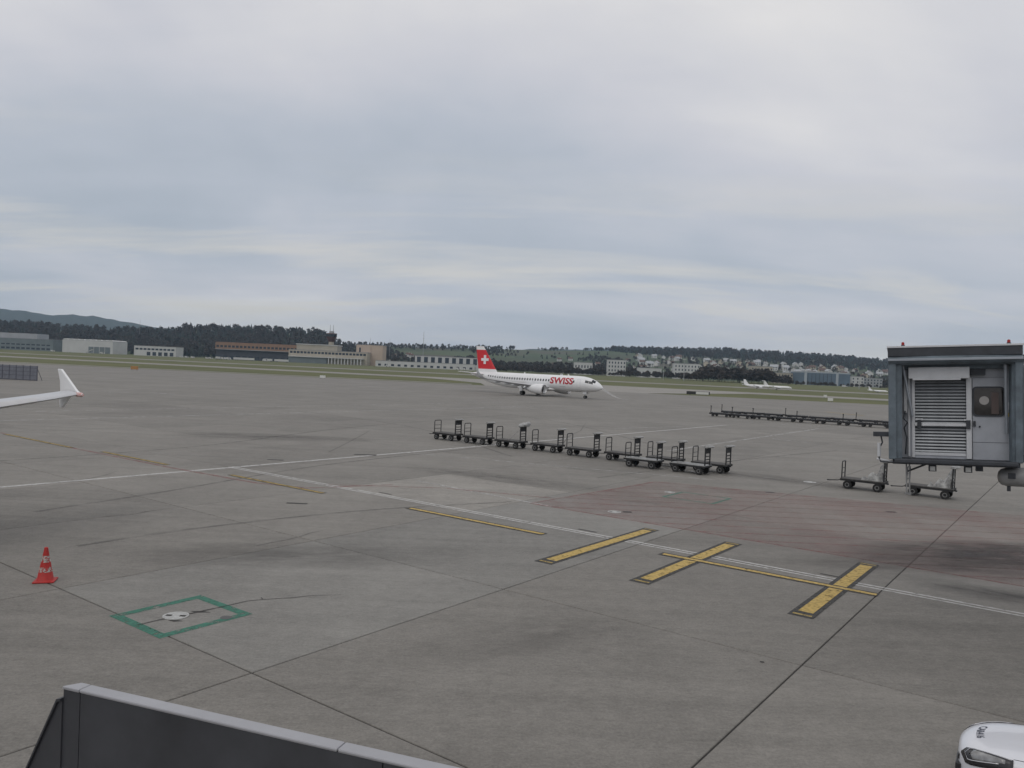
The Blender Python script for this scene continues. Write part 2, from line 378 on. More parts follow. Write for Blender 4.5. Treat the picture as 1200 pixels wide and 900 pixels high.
# manhole squares
def square(u0_, u1_, v0_, v1_, w, z=.005):
    bar('green_line', M_GRN, uv(u0_, v0_), uv(u0_, v1_), w, z); bar('green_line', M_GRN, uv(u1_, v0_), uv(u1_, v1_), w, z)
    bar('green_line', M_GRN, uv(u0_ + w / 2, v0_ + w / 2), uv(u1_ - w / 2, v0_ + w / 2), w, z + .001); bar('green_line', M_GRN, uv(u0_ + w / 2, v1_ - w / 2), uv(u1_ - w / 2, v1_ - w / 2), w, z + .001)
square(9.45, 11.6, -18.5, -16.25, .24); square(37.2, 39.6, -17.6, -14.8, .16)
M_MAN = mat('manhole_metal', (.52, .52, .50), .5, .3, .35, 9, .3)
def manhole(p, r, label):
    t = empty('manhole_cover', (p.x, p.y, 0)); tag(t, label, 'manhole cover')
    n = 28; pr = [(math.cos(2 * math.pi * k / n), math.sin(2 * math.pi * k / n)) for k in range(n)]
    b = MB(); b.loft([[(x * r, y * r, .003) for x, y in pr], [(x * r, y * r, .014) for x, y in pr], [(x * r * .88, y * r * .88, .016) for x, y in pr], [(x * r * .86, y * r * .86, .010) for x, y in pr]], caps=False); b.build('rim', M_MAN, t)
    b = MB(); b.loft([[(x * r * .85, y * r * .85, .004) for x, y in pr], [(x * r * .85, y * r * .85, .012) for x, y in pr]]); b.build('lid', M_MAN, t)
    for s_ in (-1, 1):
        b = MB(); b.box(s_ * r * .55 - .07, s_ * r * .55 + .07, -.05, .05, .0125, .016); b.build('lift_slot', M_JOINT, t)
    return t
manhole(uv(10.39, -17.41), .30, 'round pale metal manhole cover inside the large green painted square')
manhole(gnd(720, 600), .30, 'round pale manhole cover at the corner of the red hatched zone')
manhole(gnd(785, 577), .28, 'small manhole cover inside the green painted frame within the red zone')
manhole(gnd(816, 553), .38, 'pale manhole cover on bare concrete beside the last baggage carts')
manhole(gnd(949, 565), .38, 'pale manhole cover between the baggage cart row and the covered carts')
# cracks and stains
poly_line('crack', M_CRACK, [gnd(160, 733), gnd(185, 727), gnd(206, 723), gnd(236, 716.5), gnd(262, 711), gnd(290, 704.5), gnd(306, 703), gnd(345, 700.5), gnd(362, 698.5), gnd(402, 697)], [.03, .04, .05, .05, .04, .03, .03, .03, .025, .01], .0115)
poly_line('crack', M_CRACK, [gnd(308, 703), gnd(306, 700.5)], .025, .0118)
for x, y, a, b_ in ((205, 727.5, .22, .05), (234, 717, .3, .05)):
    c = gnd(x, y); pts = [(c.x + a * random.uniform(.6, 1) * math.cos(k), c.y + b_ * random.uniform(.6, 1.6) * math.sin(k), .0048) for k in np.linspace(0, 5.9, 11)]
    MB().sheet(pts).build('stain', M_CRACK, apron, fix=False)
def blob(name, m, x, y, a, b_, rz, z, seed):
    r_ = random.Random(seed); c = gnd(x, y); pts = []
    for k in range(26):
        an = 2 * math.pi * k / 26; q = 1 + .18 * math.sin(3 * an + seed) + r_.uniform(-.1, .1)
        X, Y = a * q * math.cos(an), b_ * q * math.sin(an); pts.append((c.x + X * math.cos(rz) - Y * math.sin(rz), c.y + X * math.sin(rz) + Y * math.cos(rz), z))
    MB().sheet(pts).build(name, m, apron, fix=False)
def soft_stain(x, y, a, b_, rz, z, col, amt, seed):
    m = bpy.data.materials.new('soaked_stain'); m.use_nodes = True; n, l = m.node_tree.nodes, m.node_tree.links; b = n['Principled BSDF']
    b.inputs['Base Color'].default_value = (*col, 1); b.inputs['Roughness'].default_value = .7
    tcn = n.new('ShaderNodeTexCoord'); mp = n.new('ShaderNodeMapping'); mp.inputs[3].default_value = (1 / a, 1 / b_, 1); l.new(tcn.outputs['Object'], mp.inputs[0])
    gr = n.new('ShaderNodeTexGradient'); gr.gradient_type = 'SPHERICAL'; l.new(mp.outputs[0], gr.inputs[0])
    no = n.new('ShaderNodeTexNoise'); no.noise_dimensions = '4D'; no.inputs['W'].default_value = seed; no.inputs['Scale'].default_value = 1.5; no.inputs['Detail'].default_value = 8; no.inputs['Roughness'].default_value = .65
    mp2 = n.new('ShaderNodeMapping'); mp2.inputs[3].default_value = (.35, 1.2, 1); l.new(tcn.outputs['Object'], mp2.inputs[0]); l.new(mp2.outputs[0], no.inputs['Vector'])
    mu = n.new('ShaderNodeMath'); mu.operation = 'MULTIPLY'; l.new(gr.outputs['Fac'], mu.inputs[0])
    mr = n.new('ShaderNodeMapRange'); mr.inputs['From Min'].default_value = .3; mr.inputs['From Max'].default_value = .65; mr.inputs['To Max'].default_value = amt; l.new(no.outputs[0], mr.inputs['Value']); l.new(mr.outputs[0], mu.inputs[1])
    tr = n.new('ShaderNodeBsdfTransparent'); ms = n.new('ShaderNodeMixShader'); l.new(mu.outputs[0], ms.inputs[0]); l.new(tr.outputs[0], ms.inputs[1]); l.new(b.outputs[0], ms.inputs[2]); l.new(ms.outputs[0], n['Material Output'].inputs[0])
    o = MB().sheet([(-a, -b_, 0), (a, -b_, 0), (a, b_, 0), (-a, b_, 0)]).build('stain', m, apron, fix=False); c = gnd(x, y); o.location = (c.x, c.y, z); o.rotation_euler = (0, 0, rz)
soft_stain(1185, 650, 7.0, 2.6, .10, .0085, (.035, .028, .026), 1.35, 1); soft_stain(1130, 662, 7, 2.2, .05, .0080, (.06, .045, .042), .8, 4); soft_stain(1190, 700, 4, 1.2, -.6, .0075, (.07, .065, .06), .8, 8)
soft_stain(640, 745, 4, 1.5, .5, .002, (.07, .065, .06), .3, 11);  soft_stain(350, 650, 7, 2, .2, .002, (.08, .075, .07), .5, 15); soft_stain(900, 560, 8, 2, -.6, .0072, (.07, .065, .06), .55, 17); soft_stain(320, 512, 9, 3, .1, .002, (.07, .065, .06), .6, 19); soft_stain(590, 560, 9, 2, -.5, .0025, (.07, .065, .06), .5, 21)
rc = random.Random(5)
M_TYM = paint('tyre_mark', (.05, .048, .045), .46, .16, .9, .32)
for pts_ in (((0, 540), (120, 532), (260, 520), (420, 500), (600, 486)), ((40, 600), (200, 575), (380, 545), (560, 525)), ((180, 470), (330, 480), (480, 500), (600, 535)), ((700, 560), (860, 540), (980, 528)), ((90, 640), (240, 618), (430, 598), (600, 588)), ((300, 462), (460, 470), (640, 492), (760, 520))):
    ctl = [gnd(*q) for q in pts_]; ln = []
    for i in range(len(ctl) - 1):
        p0_, p1_, p2_, p3_ = ctl[max(i - 1, 0)], ctl[i], ctl[i + 1], ctl[min(i + 2, len(ctl) - 1)]
        for k in range(8):
            t = k / 8; ln.append(.5 * (2 * p1_ + (p2_ - p0_) * t + (2 * p0_ - 5 * p1_ + 4 * p2_ - p3_) * t * t + (3 * p1_ - p0_ - 3 * p2_ + p3_) * t ** 3))
    poly_line('tyre_mark', M_TYM, ln + [ctl[-1]], .24, .0036)
for x, y, n_, dx, dy in ((385, 530, 5, 12, -5), (60, 566, 6, 16, -3), (720, 588, 5, 18, 1), (830, 600, 5, 20, 2), (120, 606, 6, 18, -2), (660, 520, 5, 6, -8), (1010, 640, 4, 14, 3), (300, 640, 6, 16, -3)):
    pts = []
    for k in range(n_): pts.append(gnd(x, y)); x += dx * rc.uniform(.6, 1.4); y += dy * rc.uniform(.4, 1.6)
    d_ = pts[0].length; poly_line('crack', M_CRACK, pts, [.012 + .0005 * d_] * (n_ - 1) + [.008], .0105)
for x, y, w_, h_ in ((348, 590, .9, .25), (323, 539, 1.0, .3), (428, 533, 1.5, .5), (735, 600, .4, .3), (1044, 600, .5, .3), (902, 577, .5, .3), (893, 776, .09, .08)):
    c = gnd(x, y); MB().sheet([(c.x - w_ / 2, c.y - h_ / 2, .0098), (c.x + w_ / 2, c.y - h_ / 2, .0098), (c.x + w_ / 2, c.y + h_ / 2, .0098), (c.x - w_ / 2, c.y + h_ / 2, .0098)]).build('tar_patch', M_CRACK, apron, fix=False)

cs = gnd(265, 724); MB().sheet([(cs.x + .14 * math.cos(k), cs.y + .14 * math.sin(k), .0095) for k in np.linspace(0, 6.0, 20)]).build('sealed_core_hole', mat('tar', (.10, .10, .10), .8), apron, fix=False)
#PART2
# ------------------------------------------------------------------ dark parapet with light cap close by
M_PARA = mat('parapet_dark_panel', (.056, .058, .066), .5, 0, .4, 2.2, .05, detail=10); M_CAP = mat('parapet_cap', (.40, .40, .42), .42, .3, .12, 3)
ZC = 4.25
pa = gnd(107, 802, ZC); pb = gnd(522, 895, ZC)                 # far edge of the cap
pd = (pb - pa).normalized(); pn = Vector((-pd.y, pd.x, 0))     # away from the viewer
if pn.y < 0: pn = -pn
pa0 = pa - pd * .02
par = empty('parapet_wall', (pa.x, pa.y, 0), math.atan2(pd.y, pd.x))
tag(par, 'dark grey panelled parapet wall with a pale metal cap beside the apron', 'wall')
LW = 6.2
for k in range(3):                                             # panels, hairline joints between them
    x0 = 0.0 + k * 2.05; b = MB(); b.box(x0 + .002, x0 + 2.046, -.080, -.02, 0, ZC - .022); b.build('panel', M_PARA, par, bevel=.004)
b = MB()
for x0, x1 in ((.0, 1.78), (1.784, 3.9), (3.904, LW)):
    b = MB(); b.box(x0 + .0, x1, -.088, .0, ZC - .022, ZC); b.build('cap', M_CAP, par, bevel=.008)
# mitred end piece that turns the corner
b = MB(); b.prism([(-.003, -.088), (-.003, 0), (-.075, 0.0), (-.135, -.088)], ZC - .022, ZC); b.build('cap', M_CAP, par, bevel=.006)
b = MB(); b.prism([(-.001, -.080), (-.001, -.02), (-.09, -.02), (-.130, -.080)], 0, ZC - .022); b.build('corner_post', M_PARA, par)
# sloping side wing of the ramp behind the corner
b = MB(); wx = [(-.13, 0), (-.13, ZC - .09), (-.16, ZC - .10), (-1.05, 2.5), (-1.05, 0)]
b.prism(wx, -.05, 0.0, lambda p: Vector((p.x, .02 + p.z - .06 + (-.13 - p.x) * .10, p.y))); b.build('side_wing', M_PARA, par)
b = MB(); b.prism([(-.13, ZC - .087), (-.16, ZC - .097), (-1.05, 2.503), (-1.05, 2.52), (-.165, ZC - .082), (-.13, ZC - .072)], -.065, 0.005, lambda p: Vector((p.x, .02 + p.z - .06 + (-.13 - p.x) * .10, p.y))); b.build('wing_cap', M_PARA, par)

# ------------------------------------------------------------------ traffic cone
M_CONE = mat('cone_red', (.46, .022, .018), .55, 0, .25, 12); M_CONEW = paint('cone_worn_band', (.60, .57, .53), .49, .05, 14, .95)
cp = gnd(53, 681); cone = empty('traffic_cone', (cp.x, cp.y, 0), .3); tag(cone, 'scuffed red traffic cone with worn white bands standing on the apron', 'traffic cone')
def ring(r, z, n=24): return [(r * math.cos(2 * math.pi * k / n), r * math.sin(2 * math.pi * k / n), z) for k in range(n)]
b = MB(); b.box(-.26, .26, -.26, .26, 0.001, .045); b.build('base', M_CONE, cone, bevel=.02)
CR = lambda z: .205 - (z - .045) / .88 * .165
b = MB(); b.loft([ring(CR(.045) + .02, .045), ring(CR(.07), .07), ring(CR(.5), .5), ring(CR(.86), .86), ring(.045, .915), ring(.02, .925)]); b.build('body', M_CONE, cone, smooth=True, ang=50)
for z0, z1 in ((.27, .40), (.53, .70)):
    b = MB(); b.loft([ring(CR(z0) + .003, z0), ring(CR(z1) + .003, z1)], caps=False); b.build('band', M_CONEW, cone, smooth=True)

# ------------------------------------------------------------------ baggage carts
def wheel_parts(parent, x, y, r, w, rimcol=None):
    n = 18; b = MB()
    def rg(rad, yy): return [(x + rad * math.cos(2 * math.pi * k / n), yy, r + rad * math.sin(2 * math.pi * k / n)) for k in range(n)]
    y0, y1 = y - w / 2, y + w / 2
    b.loft([rg(r * .55, y0 + .01), rg(r * .92, y0), rg(r, y0 + w * .2), rg(r, y1 - w * .2), rg(r * .92, y1), rg(r * .55, y1 - .01)])
    o = b.build('wheel', M_TYRE, parent, smooth=True)
    b = MB(); s = -1 if y < 0 else 1; yo = y1 if s > 0 else y0
    b.loft([rg(r * .5, yo - s * .02), rg(r * .5, yo + s * .004), rg(r * .40, yo + s * .004), rg(r * .34, yo - s * .012)]); b.build('rim', rimcol or M_RIM, o, smooth=True)
    b = MB(); b.loft([rg(r * .14, yo - s * .015), rg(r * .14, yo + s * .02)]); b.build('hub', M_BLACKST, o)
    return o
M_ROLL = mat('folded_cover', (.40, .40, .39), .6, 0, .6, 5)
def cart(bedmat):
    t = empty('baggage_cart'); Lh, Wh, zb = 1.22, .58, .56
    b = MB(); b.box(-Lh, Lh, -Wh, Wh, zb, zb + .045); b.build('bed', bedmat, t, bevel=.008)
    b = MB()
    for s in (-1, 1): b.box(-Lh, Lh, s * Wh - .02 + (.02 if s < 0 else -.02), s * Wh + .02 + (.02 if s < 0 else -.02), zb - .10, zb - .002)
    for x in (-Lh + .03, -.8, 0, .8, Lh - .03): b.box(x - .03, x + .03, -Wh + .045, Wh - .045, zb - .09, zb - .004)
    b.build('chassis', M_BLACKST, t)
    for x in (-.82, .82):
        b = MB(); b.cyl((x, -Wh + .05, .22), (x, Wh - .05, .22), .03); b.box(x - .05, x + .05, -.3, -.22, .22, zb - .095); b.box(x - .05, x + .05, .22, .3, .22, zb - .095); b.build('axle', M_BLACKST, t)
        for y in (-.5, .5): wheel_parts(t, x, y, .245, .16)
    # hoop end
    hw, top = .40, zb + 1.02; pts = [(-Lh + .05, -hw, zb)]
    pts += [(-Lh + .05, -hw, top - .12)] + [(-Lh + .05, -hw + .12 - .12 * math.cos(a), top - .12 + .12 * math.sin(a)) for a in (.5, 1.05, 1.57)]
    pts += [(-Lh + .05, hw - .12 + .12 * math.cos(a), top - .12 + .12 * math.sin(a)) for a in (1.57, 1.05, .5)] + [(-Lh + .05, hw, top - .12), (-Lh + .05, hw, zb)]
    b = MB(); b.tube(pts, .034, 8)
    for z in (zb + .33, zb + .62): b.cyl((-Lh + .05, -hw, z), (-Lh + .05, hw, z), .02, n=6)
    b.build('hoop_frame', M_BLACKST, t, smooth=True)
    # ladder end with folded cover tray
    b = MB(); top = zb + 1.20
    for y in (-.36, .36): b.box(Lh - .11, Lh - .05, y - .04, y + .04, zb + .046, top)
    for z in (zb + .22, zb + .42, zb + .62): b.box(Lh - .10, Lh - .06, -.33, .33, z - .028, z + .028)
    b.box(Lh - .095, Lh - .065, -.33, .33, zb + .80, top - .02)
    b.build('ladder_frame', M_BLACKST, t)
    b = MB(); sec = []
    for y, k in ((-.46, .7), (-.40, 1), (-.15, .93), (.12, 1.05), (.38, 1), (.46, .6)):
        sec.append([(Lh - .02 + .23 * k * math.cos(a), y, top + .035 + .075 * k * math.sin(a)) for a in np.linspace(0, 2 * math.pi, 11)[:-1]])
    b.loft(sec); b.build('cover_roll', M_ROLL, t, smooth=True)
    b = MB(); b.tube([(-Lh + .03, 0, zb - .06), (-Lh - .25, 0, .40), (-Lh - .78, 0, .36)], .03, 6); b.box(-Lh - .86, -Lh - .76, -.05, .05, .33, .39); b.build('drawbar', M_BLACKST, t)
    b = MB(); b.box(Lh, Lh + .12, -.06, .06, zb - .12, zb - .04); b.build('coupling', M_BLACKST, t)
    return t
cartA = cart(M_BEDD); cartB = cart(M_BEDL)
CRZ = GA - math.pi / 2                                           # along +v
def cart_at(proto, u_, v_, label, first=False, group='flatbed baggage carts on the apron', dz=0.0):
    o = proto if first else copy_tree(proto); p = uv(u_, v_); o.location = (p.x, p.y, .001); o.rotation_euler = (0, 0, CRZ + dz)
    return tag(o, label, 'baggage cart', group)
CU0, CV0, CDV = 49.9, -43.4, 3.33
row = []
ords = ['first from the plane end', 'second from the plane end', 'third, with a pale bundle on top', 'fourth from the plane end', 'fifth from the plane end', 'sixth, behind the pale bed cart', 'seventh, behind the front pair', 'last and nearest the jet bridge']
for k in range(8):
    row.append(cart_at(cartA, CU0 - .02 * k + (.25 if k == 3 else 0) , CV0 + CDV * k, 'black flatbed baggage cart in the long row, ' + ords[k], k == 0, dz=random.uniform(-.03, .03)))
cart_at(cartB, 47.75, -24.05, 'baggage cart with pale metal bed parked in front of the back row', True, dz=.03)
cart_at(cartB, 47.9, -20.75, 'baggage cart with pale bed, front row, next after the pale bed cart', dz=-.03)
# bundle on the third cart
b = MB(); p = Vector((1.28, 0, 1.86)); sec = []
for x, r_ in ((-.42, .06), (-.36, .2), (-.1, .25), (.15, .21), (.42, .25), (.52, .09)):
    sec.append([(1.2 + x, r_ * 1.2 * math.cos(a), 1.88 + x * .22 + r_ * .8 * math.sin(a)) for a in np.linspace(0, 2 * math.pi, 13)[:-1]])
b.loft(sec); o = b.build('rolled_tarpaulin', M_TARP, smooth=True); bun = row[2]
o.location = bun.location; o.rotation_euler = bun.rotation_euler; tag(o, 'rolled pale grey tarpaulin lying on top of a cart ladder frame', 'tarpaulin')
b = MB(); b.tube([(1.12, -.3, 1.6), (.3, -.25, .95), (-.1, -.2, .62)], .02, 5); s_ = b.build('strap', M_TARP, o)
# two carts with slumped covers near the bridge
M_HEAP = mat('cover_cloth', (.50, .50, .48), .6, 0, 0, 2.4, .5, col2=(.08, .08, .082))  # dark noise tone puts the shade of folds into the cloth colour
def heap(parent_cart, label, seed):
    r_ = random.Random(seed); b = MB(); nx, ny = 14, 9; g_ = []
    for i in range(nx):
        s = i / (nx - 1); x = .02 + s * 1.13
        zt = .63 + (.10 + .82 * max(0, (s - .15) / .85) ** 1.5 + .16 * math.sin(13 * s + seed))
        row_ = []
        for j in range(ny):
            q = j / (ny - 1) * 2 - 1; y = q * (.50 - .10 * s)
            z = .612 + (zt - .612) * (1 - abs(q) ** 2.6) * (1 + .16 * math.sin(7 * q + 5 * s + seed)) + r_.uniform(0, .09)
            row_.append((x + r_.uniform(-.03, .03) - .1 * abs(q), y, max(z, .612)))
        g_.append(row_)
    vs = [p for rw in g_ for p in rw]; fs = [(i * ny + j, i * ny + j + 1, (i + 1) * ny + j + 1, (i + 1) * ny + j) for i in range(nx - 1) for j in range(ny - 1)]
    k = len(vs); vs += [(p[0], p[1], .608) for p in vs]; fs += [tuple(i + k for i in f)[::-1] for f in fs]
    rim = [j for j in range(ny)] + [i * ny + ny - 1 for i in range(1, nx)] + [(nx - 1) * ny + j for j in range(ny - 2, -1, -1)] + [i * ny for i in range(nx - 2, 0, -1)]
    for a, c in zip(rim, rim[1:] + rim[:1]): fs.append((a, c, c + k, a + k))
    b.add(vs, fs); o = b.build('slumped_cover', M_HEAP, smooth=True, ang=40); o.location = parent_cart.location; o.rotation_euler = parent_cart.rotation_euler
    tag(o, label, 'cover'); return o
c1 = cart_at(cartA, 49.85, -10.65, 'baggage cart with a slumped pale cover, on the open apron side of the jet bridge', dz=.02)
c2 = cart_at(cartA, 50.3, -7.2, 'baggage cart below the jet bridge cab, coupled behind the other covered cart', dz=-.02)
heap(c1, 'crumpled pale grey cover on the covered cart next to the open apron', 3); heap(c2, 'crumpled pale cover leaning against the end frame under the cab', 9)

# ------------------------------------------------------------------ low container dollies, far row
def dolly(raised=True):
    t = empty('container_dolly'); b = MB(); Lh, Wh = 1.62, 1.2
    for s in (-1, 1): b.box(-Lh, Lh, s * (Wh - .05) - .05, s * (Wh - .05) + .05, .36, .60)
    for x in (-Lh + .05, -.55, .55, Lh - .05): b.box(x - .05, x + .05, -Wh + .1, Wh - .1, .41, .58)
    b.build('frame', M_BLACKST, t)
    for k in range(9):
        x = -1.4 + k * .35; b = MB(); b.cyl((x, -Wh + .12, .57), (x, Wh - .12, .57), .05, n=6); b.build('roller', M_ROLLER, t)
    for x in (-1.1, 1.1):
        b = MB(); b.box(x - .04, x + .04, -.95, .95, .18, .26); b.box(x - .04, x + .04, -.5, -.4, .26, .41); b.box(x - .04, x + .04, .4, .5, .26, .41); b.build('axle', M_BLACKST, t)
        for y in (-.98, .98): wheel_parts(t, x, y, .21, .16)
    for x in (-Lh, Lh):
        b = MB(); b.box(x - .03, x + .03, -.5, .5, .52, .66); b.build('stop', M_BLACKST, t)
    b = MB()
    if raised: b.tube([(-Lh - .02, 0, .44), (-Lh - .16, 0, .62), (-Lh - .12, 0, 1.6)], .06, 6); b.box(-Lh - .20, -Lh - .06, -.14, .14, 1.56, 1.68)
    else: b.tube([(-Lh - .02, 0, .44), (-Lh - .5, 0, .34), (-Lh - 1.0, 0, .26)], .06, 6); b.box(-Lh - 1.1, -Lh - .98, -.14, .14, .2, .32)
    b.build('tow_bar', M_BLACKST, t)
    return t
M_ROLLER = mat('roller_dark', (.06, .06, .062), .5, .4)
dproto = dolly(); dproto2 = dolly(False); dn = ['first', 'second', 'third', 'fourth', 'fifth', 'sixth', 'seventh', 'eighth', 'ninth']
for k in range(9):
    f = k / 8; p = gnd(846, 488.2).lerp(gnd(1061, 503.2), f); pr_ = dproto if k in (0, 1, 2, 4, 6) else dproto2; o = pr_ if k in (0, 3) else copy_tree(pr_)
    o.location = (p.x, p.y, ZA); o.rotation_euler = (0, 0, math.radians(-32) + random.uniform(-.14, .14)); o.location.y += random.uniform(-.5, .5)
    tag(o, 'low black container roller dolly on the far apron, ' + dn[k] + ' in its row from the airliner', 'dolly', 'container dollies lined up on the far apron')

for k in range(8):                                             # second row standing behind
    f = (k + .45) / 8; p = gnd(846, 485.0).lerp(gnd(1061, 499.3), f); o = copy_tree(dproto2 if k % 3 else dproto); o.location = (p.x, p.y + random.uniform(-.6, .6), ZA); o.rotation_euler = (0, 0, math.radians(-32) + random.uniform(-.2, .2))
    tag(o, 'low black container roller dolly, ' + dn[k] + ' from the airliner in the back row', 'dolly', 'container dollies lined up on the far apron')
# ------------------------------------------------------------------ jet bridge
M_JB = mat('bridge_grey_panel', (.43, .45, .49), .5, .1, .30, 1.3, detail=9); M_JBD = mat('bridge_dark', (.05, .055, .065), .6, .1, .3, 5)
M_FAB = mat('bellows_fabric', (.15, .185, .215), .75, 0, .45, 2.5, .3); M_SHUT = mat('shutter_slat', (.36, .38, .40), .45, .3, .2, 4)
M_JBW = mat('bridge_white', (.58, .59, .61), .5, 0, .12, 4); M_REDL = mat('red_beacon', (.30, .012, .012), .3); M_LGT = mat('lamp_lens', (.6, .6, .58), .2); M_REFL = mat('reflection_tone', (.36, .34, .33), .5)
M_DUCT = mat('duct_grey', (.33, .33, .33), .5, .3, .3, 4, .1); M_CAN = mat('canopy_frame', (.34, .37, .41), .5, .3, .15, 3)
PL, PR = at(1045, 538, 20.5), at(1197, 543, 19.25)
ex = (PR - PL).normalized(); ez0 = Vector((0, 0, 1)); ey = ez0.cross(ex).normalized(); ez = ex.cross(ey).normalized()
WJ = (PR - PL).length
jm = Matrix(((ex.x, ey.x, ez.x, PL.x), (ex.y, ey.y, ez.y, PL.y), (ex.z, ey.z, ez.z, PL.z), (0, 0, 0, 1)))
jb = empty('jet_bridge', mtx=jm); tag(jb, 'grey passenger boarding bridge with blue grey bellows and closed roller shutter', 'jet bridge')
HJ = 2.62
def jbox(name, m, x0, x1, y0, y1, z0, z1, par=None, bevel=.006): return MB().box(x0, x1, y0, y1, z0, z1).build(name, m, par or jb, bevel=bevel)
jbox('floor_beam', M_JBD, .02, WJ - .02, .0, 3.2, -.12, .0); jbox('bumper', M_JBD, .06, WJ - .06, -.10, -.003, -.09, .03, bevel=.03)
jbox('roof', M_JBD, -.08, WJ + .04, -.05, 3.3, HJ + .06, HJ + .28); jbox('roof_edge', M_JBW, -.10, WJ + .06, -.07, 3.32, HJ + .282, HJ + .33)
# cab side and rear walls
jbox('side_wall', M_JB, .10, .18, .75, 3.15, .003, HJ - .02); jbox('rear_wall', M_JB, .185, WJ - .185, 3.05, 3.15, .003, HJ - .02); jbox('side_wall', M_JB, WJ - .18, WJ - .10, .75, 1.5, .003, HJ - .02)
# front wall around shutter
y0, y1 = .62, .70; sx0, sx1, sz0, sz1 = .53, 1.74, .16, 2.06
jbox('front_wall', M_JB, .10, .50, y0, y1, .003, HJ - .02); jbox('front_wall', M_JB, sx1 + .12, WJ - .10, y0, y1, .003, HJ - .02)
jbox('front_wall', M_JB, .503, sx1 + .117, y0, y1, sz1 + .02, HJ - .02); jbox('front_wall', M_JB, .503, sx1 + .117, y0, y1, .003, sz0 - .003)
jbox('shutter_post', M_JBW, .49, .56, y0 - .06, y0 - .003, .02, 2.10); jbox('shutter_post', M_JBW, sx1 + .0, sx1 + .12, y0 - .07, y0 - .003, .02, 2.12)
jbox('shutter_housing', M_JBW, .40, sx1 + .06, y0 - .36, y0 - .075, 2.10, 2.40, bevel=.02); jbox('housing_lip', M_JBW, .50, 1.60, y0 - .38, y0 - .365, 2.06, 2.11)
sh = jbox('shutter', M_JBD, sx0, sx1, y0 + .03, y0 + .05, sz0, sz1)
ns = 23; hs = (sz1 - sz0) / ns
sme = MB(); sme.prism([(-.030, .004), (.0, -hs * .10), (.004, -hs * .10), (.004, hs * .52), (-.004, hs * .52)], 0, sx1 - sx0 - .01, lambda p: Vector((p.z, p.x, p.y))); sme = sme.mesh('slat', M_SHUT)
for k in range(ns):
    o = link(bpy.data.objects.new('slat', sme), sh); o.location = (sx0 + .005, y0 + .022, sz0 + k * hs + hs * .15)
jbox('shutter_bar', M_JBW, sx0 + .02, sx1 - .0, y0 - .10, y0 - .04, .86, .93, sh)
for x in (.66, 1.78):
    jbox('shutter_latch', M_JBD, x - .05, x + .05, y0 - .13, y0 - .105, .80, 1.02, sh); jbox('latch_plate', M_JBW, x - .09, x + .09, y0 - .035, y0 - .015, 1.0, 1.05, sh)
jbox('shutter_foot', M_JBW, sx0, sx1, y0 - .02, y0 + .02, .08, sz0 - .004)
jbox('motor_box', M_JBD, sx1 + .08, sx1 + .42, y0 - .20, y0 - .003, 2.18, 2.42)
# door with rounded window, right of the shutter
def rrect(x0, x1, z0, z1, r, n=5):
    p = []
    for cx, cz, a0 in ((x1 - r, z1 - r, 0), (x0 + r, z1 - r, 90), (x0 + r, z0 + r, 180), (x1 - r, z0 + r, 270)):
        p += [(cx + r * math.cos(math.radians(a0 + 90 * k / n)), cz + r * math.sin(math.radians(a0 + 90 * k / n))) for k in range(n + 1)]
    return p
xy = lambda p: Vector((p.x, p.z, p.y))
wx0, wx1, wz0, wz1 = 1.91, 2.56, 1.15, 1.86
b = MB(); b.prism(rrect(wx0 - .03, wx1 + .03, wz0 - .03, wz1 + .03, .10), y0 - .025, y0 - .003, xy); wf = b.build('window_frame', M_JBD, jb)
b = MB(); b.prism(rrect(wx0 + .01, wx1 - .01, wz0 + .01, wz1 - .01, .08), y0 - .032, y0 - .026, xy); wg = b.build('window_pane', mat('bridge_glass', (.035, .03, .03), .06, 0, .6, 4), wf)
b = MB(); b.prism([(2.14 + .11 * math.cos(k * .3927), 1.53 + .11 * math.sin(k * .3927)) for k in range(16)], y0 - .038, y0 - .034, xy); b.build('painted_reflection', M_REFL, wf)  # pale disc on the pane, a round reflection painted as colour
jbox('seat_back', mat('seat_brown', (.10, .075, .07), .7), 2.30, 2.46, y0 - .036, y0 - .0335, 1.19, 1.74, wf, 0)
jbox('door_handle', M_JBD, 1.90, 1.95, y0 - .07, y0 - .003, .86, 1.0); jbox('door_lock', M_JBD, 2.02, 2.06, y0 - .05, y0 - .003, .84, .88); jbox('door_seam', M_JBD, 1.875, 1.885, y0 - .008, y0 - .001, .02, 2.10, bevel=0)
jbox('call_box', M_JBD, 2.80, 2.88, y0 - .06, y0 - .003, .48, .54)
jbox('notice', M_JBW, 2.62, 2.74, y0 - .006, y0 - .002, 1.30, 1.48, bevel=0); jbox('notice', mat('notice_yellow', (.5, .38, .05), .6), 2.62, 2.72, y0 - .006, y0 - .002, 1.12, 1.22, bevel=0)
for z in (.45, 2.12): jbox('wall_seam', M_JBD, 1.89, WJ - .2, y0 - .006, y0 - .001, z, z + .008, bevel=0)
b = MB(); b.tube([(2.70, y0 - .03, 2.3), (2.72, y0 - .03, 1.9), (2.78, y0 - .03, 1.2), (2.80, y0 - .03, .55)], .012, 6); b.build('cable', M_JBD, jb, smooth=True)
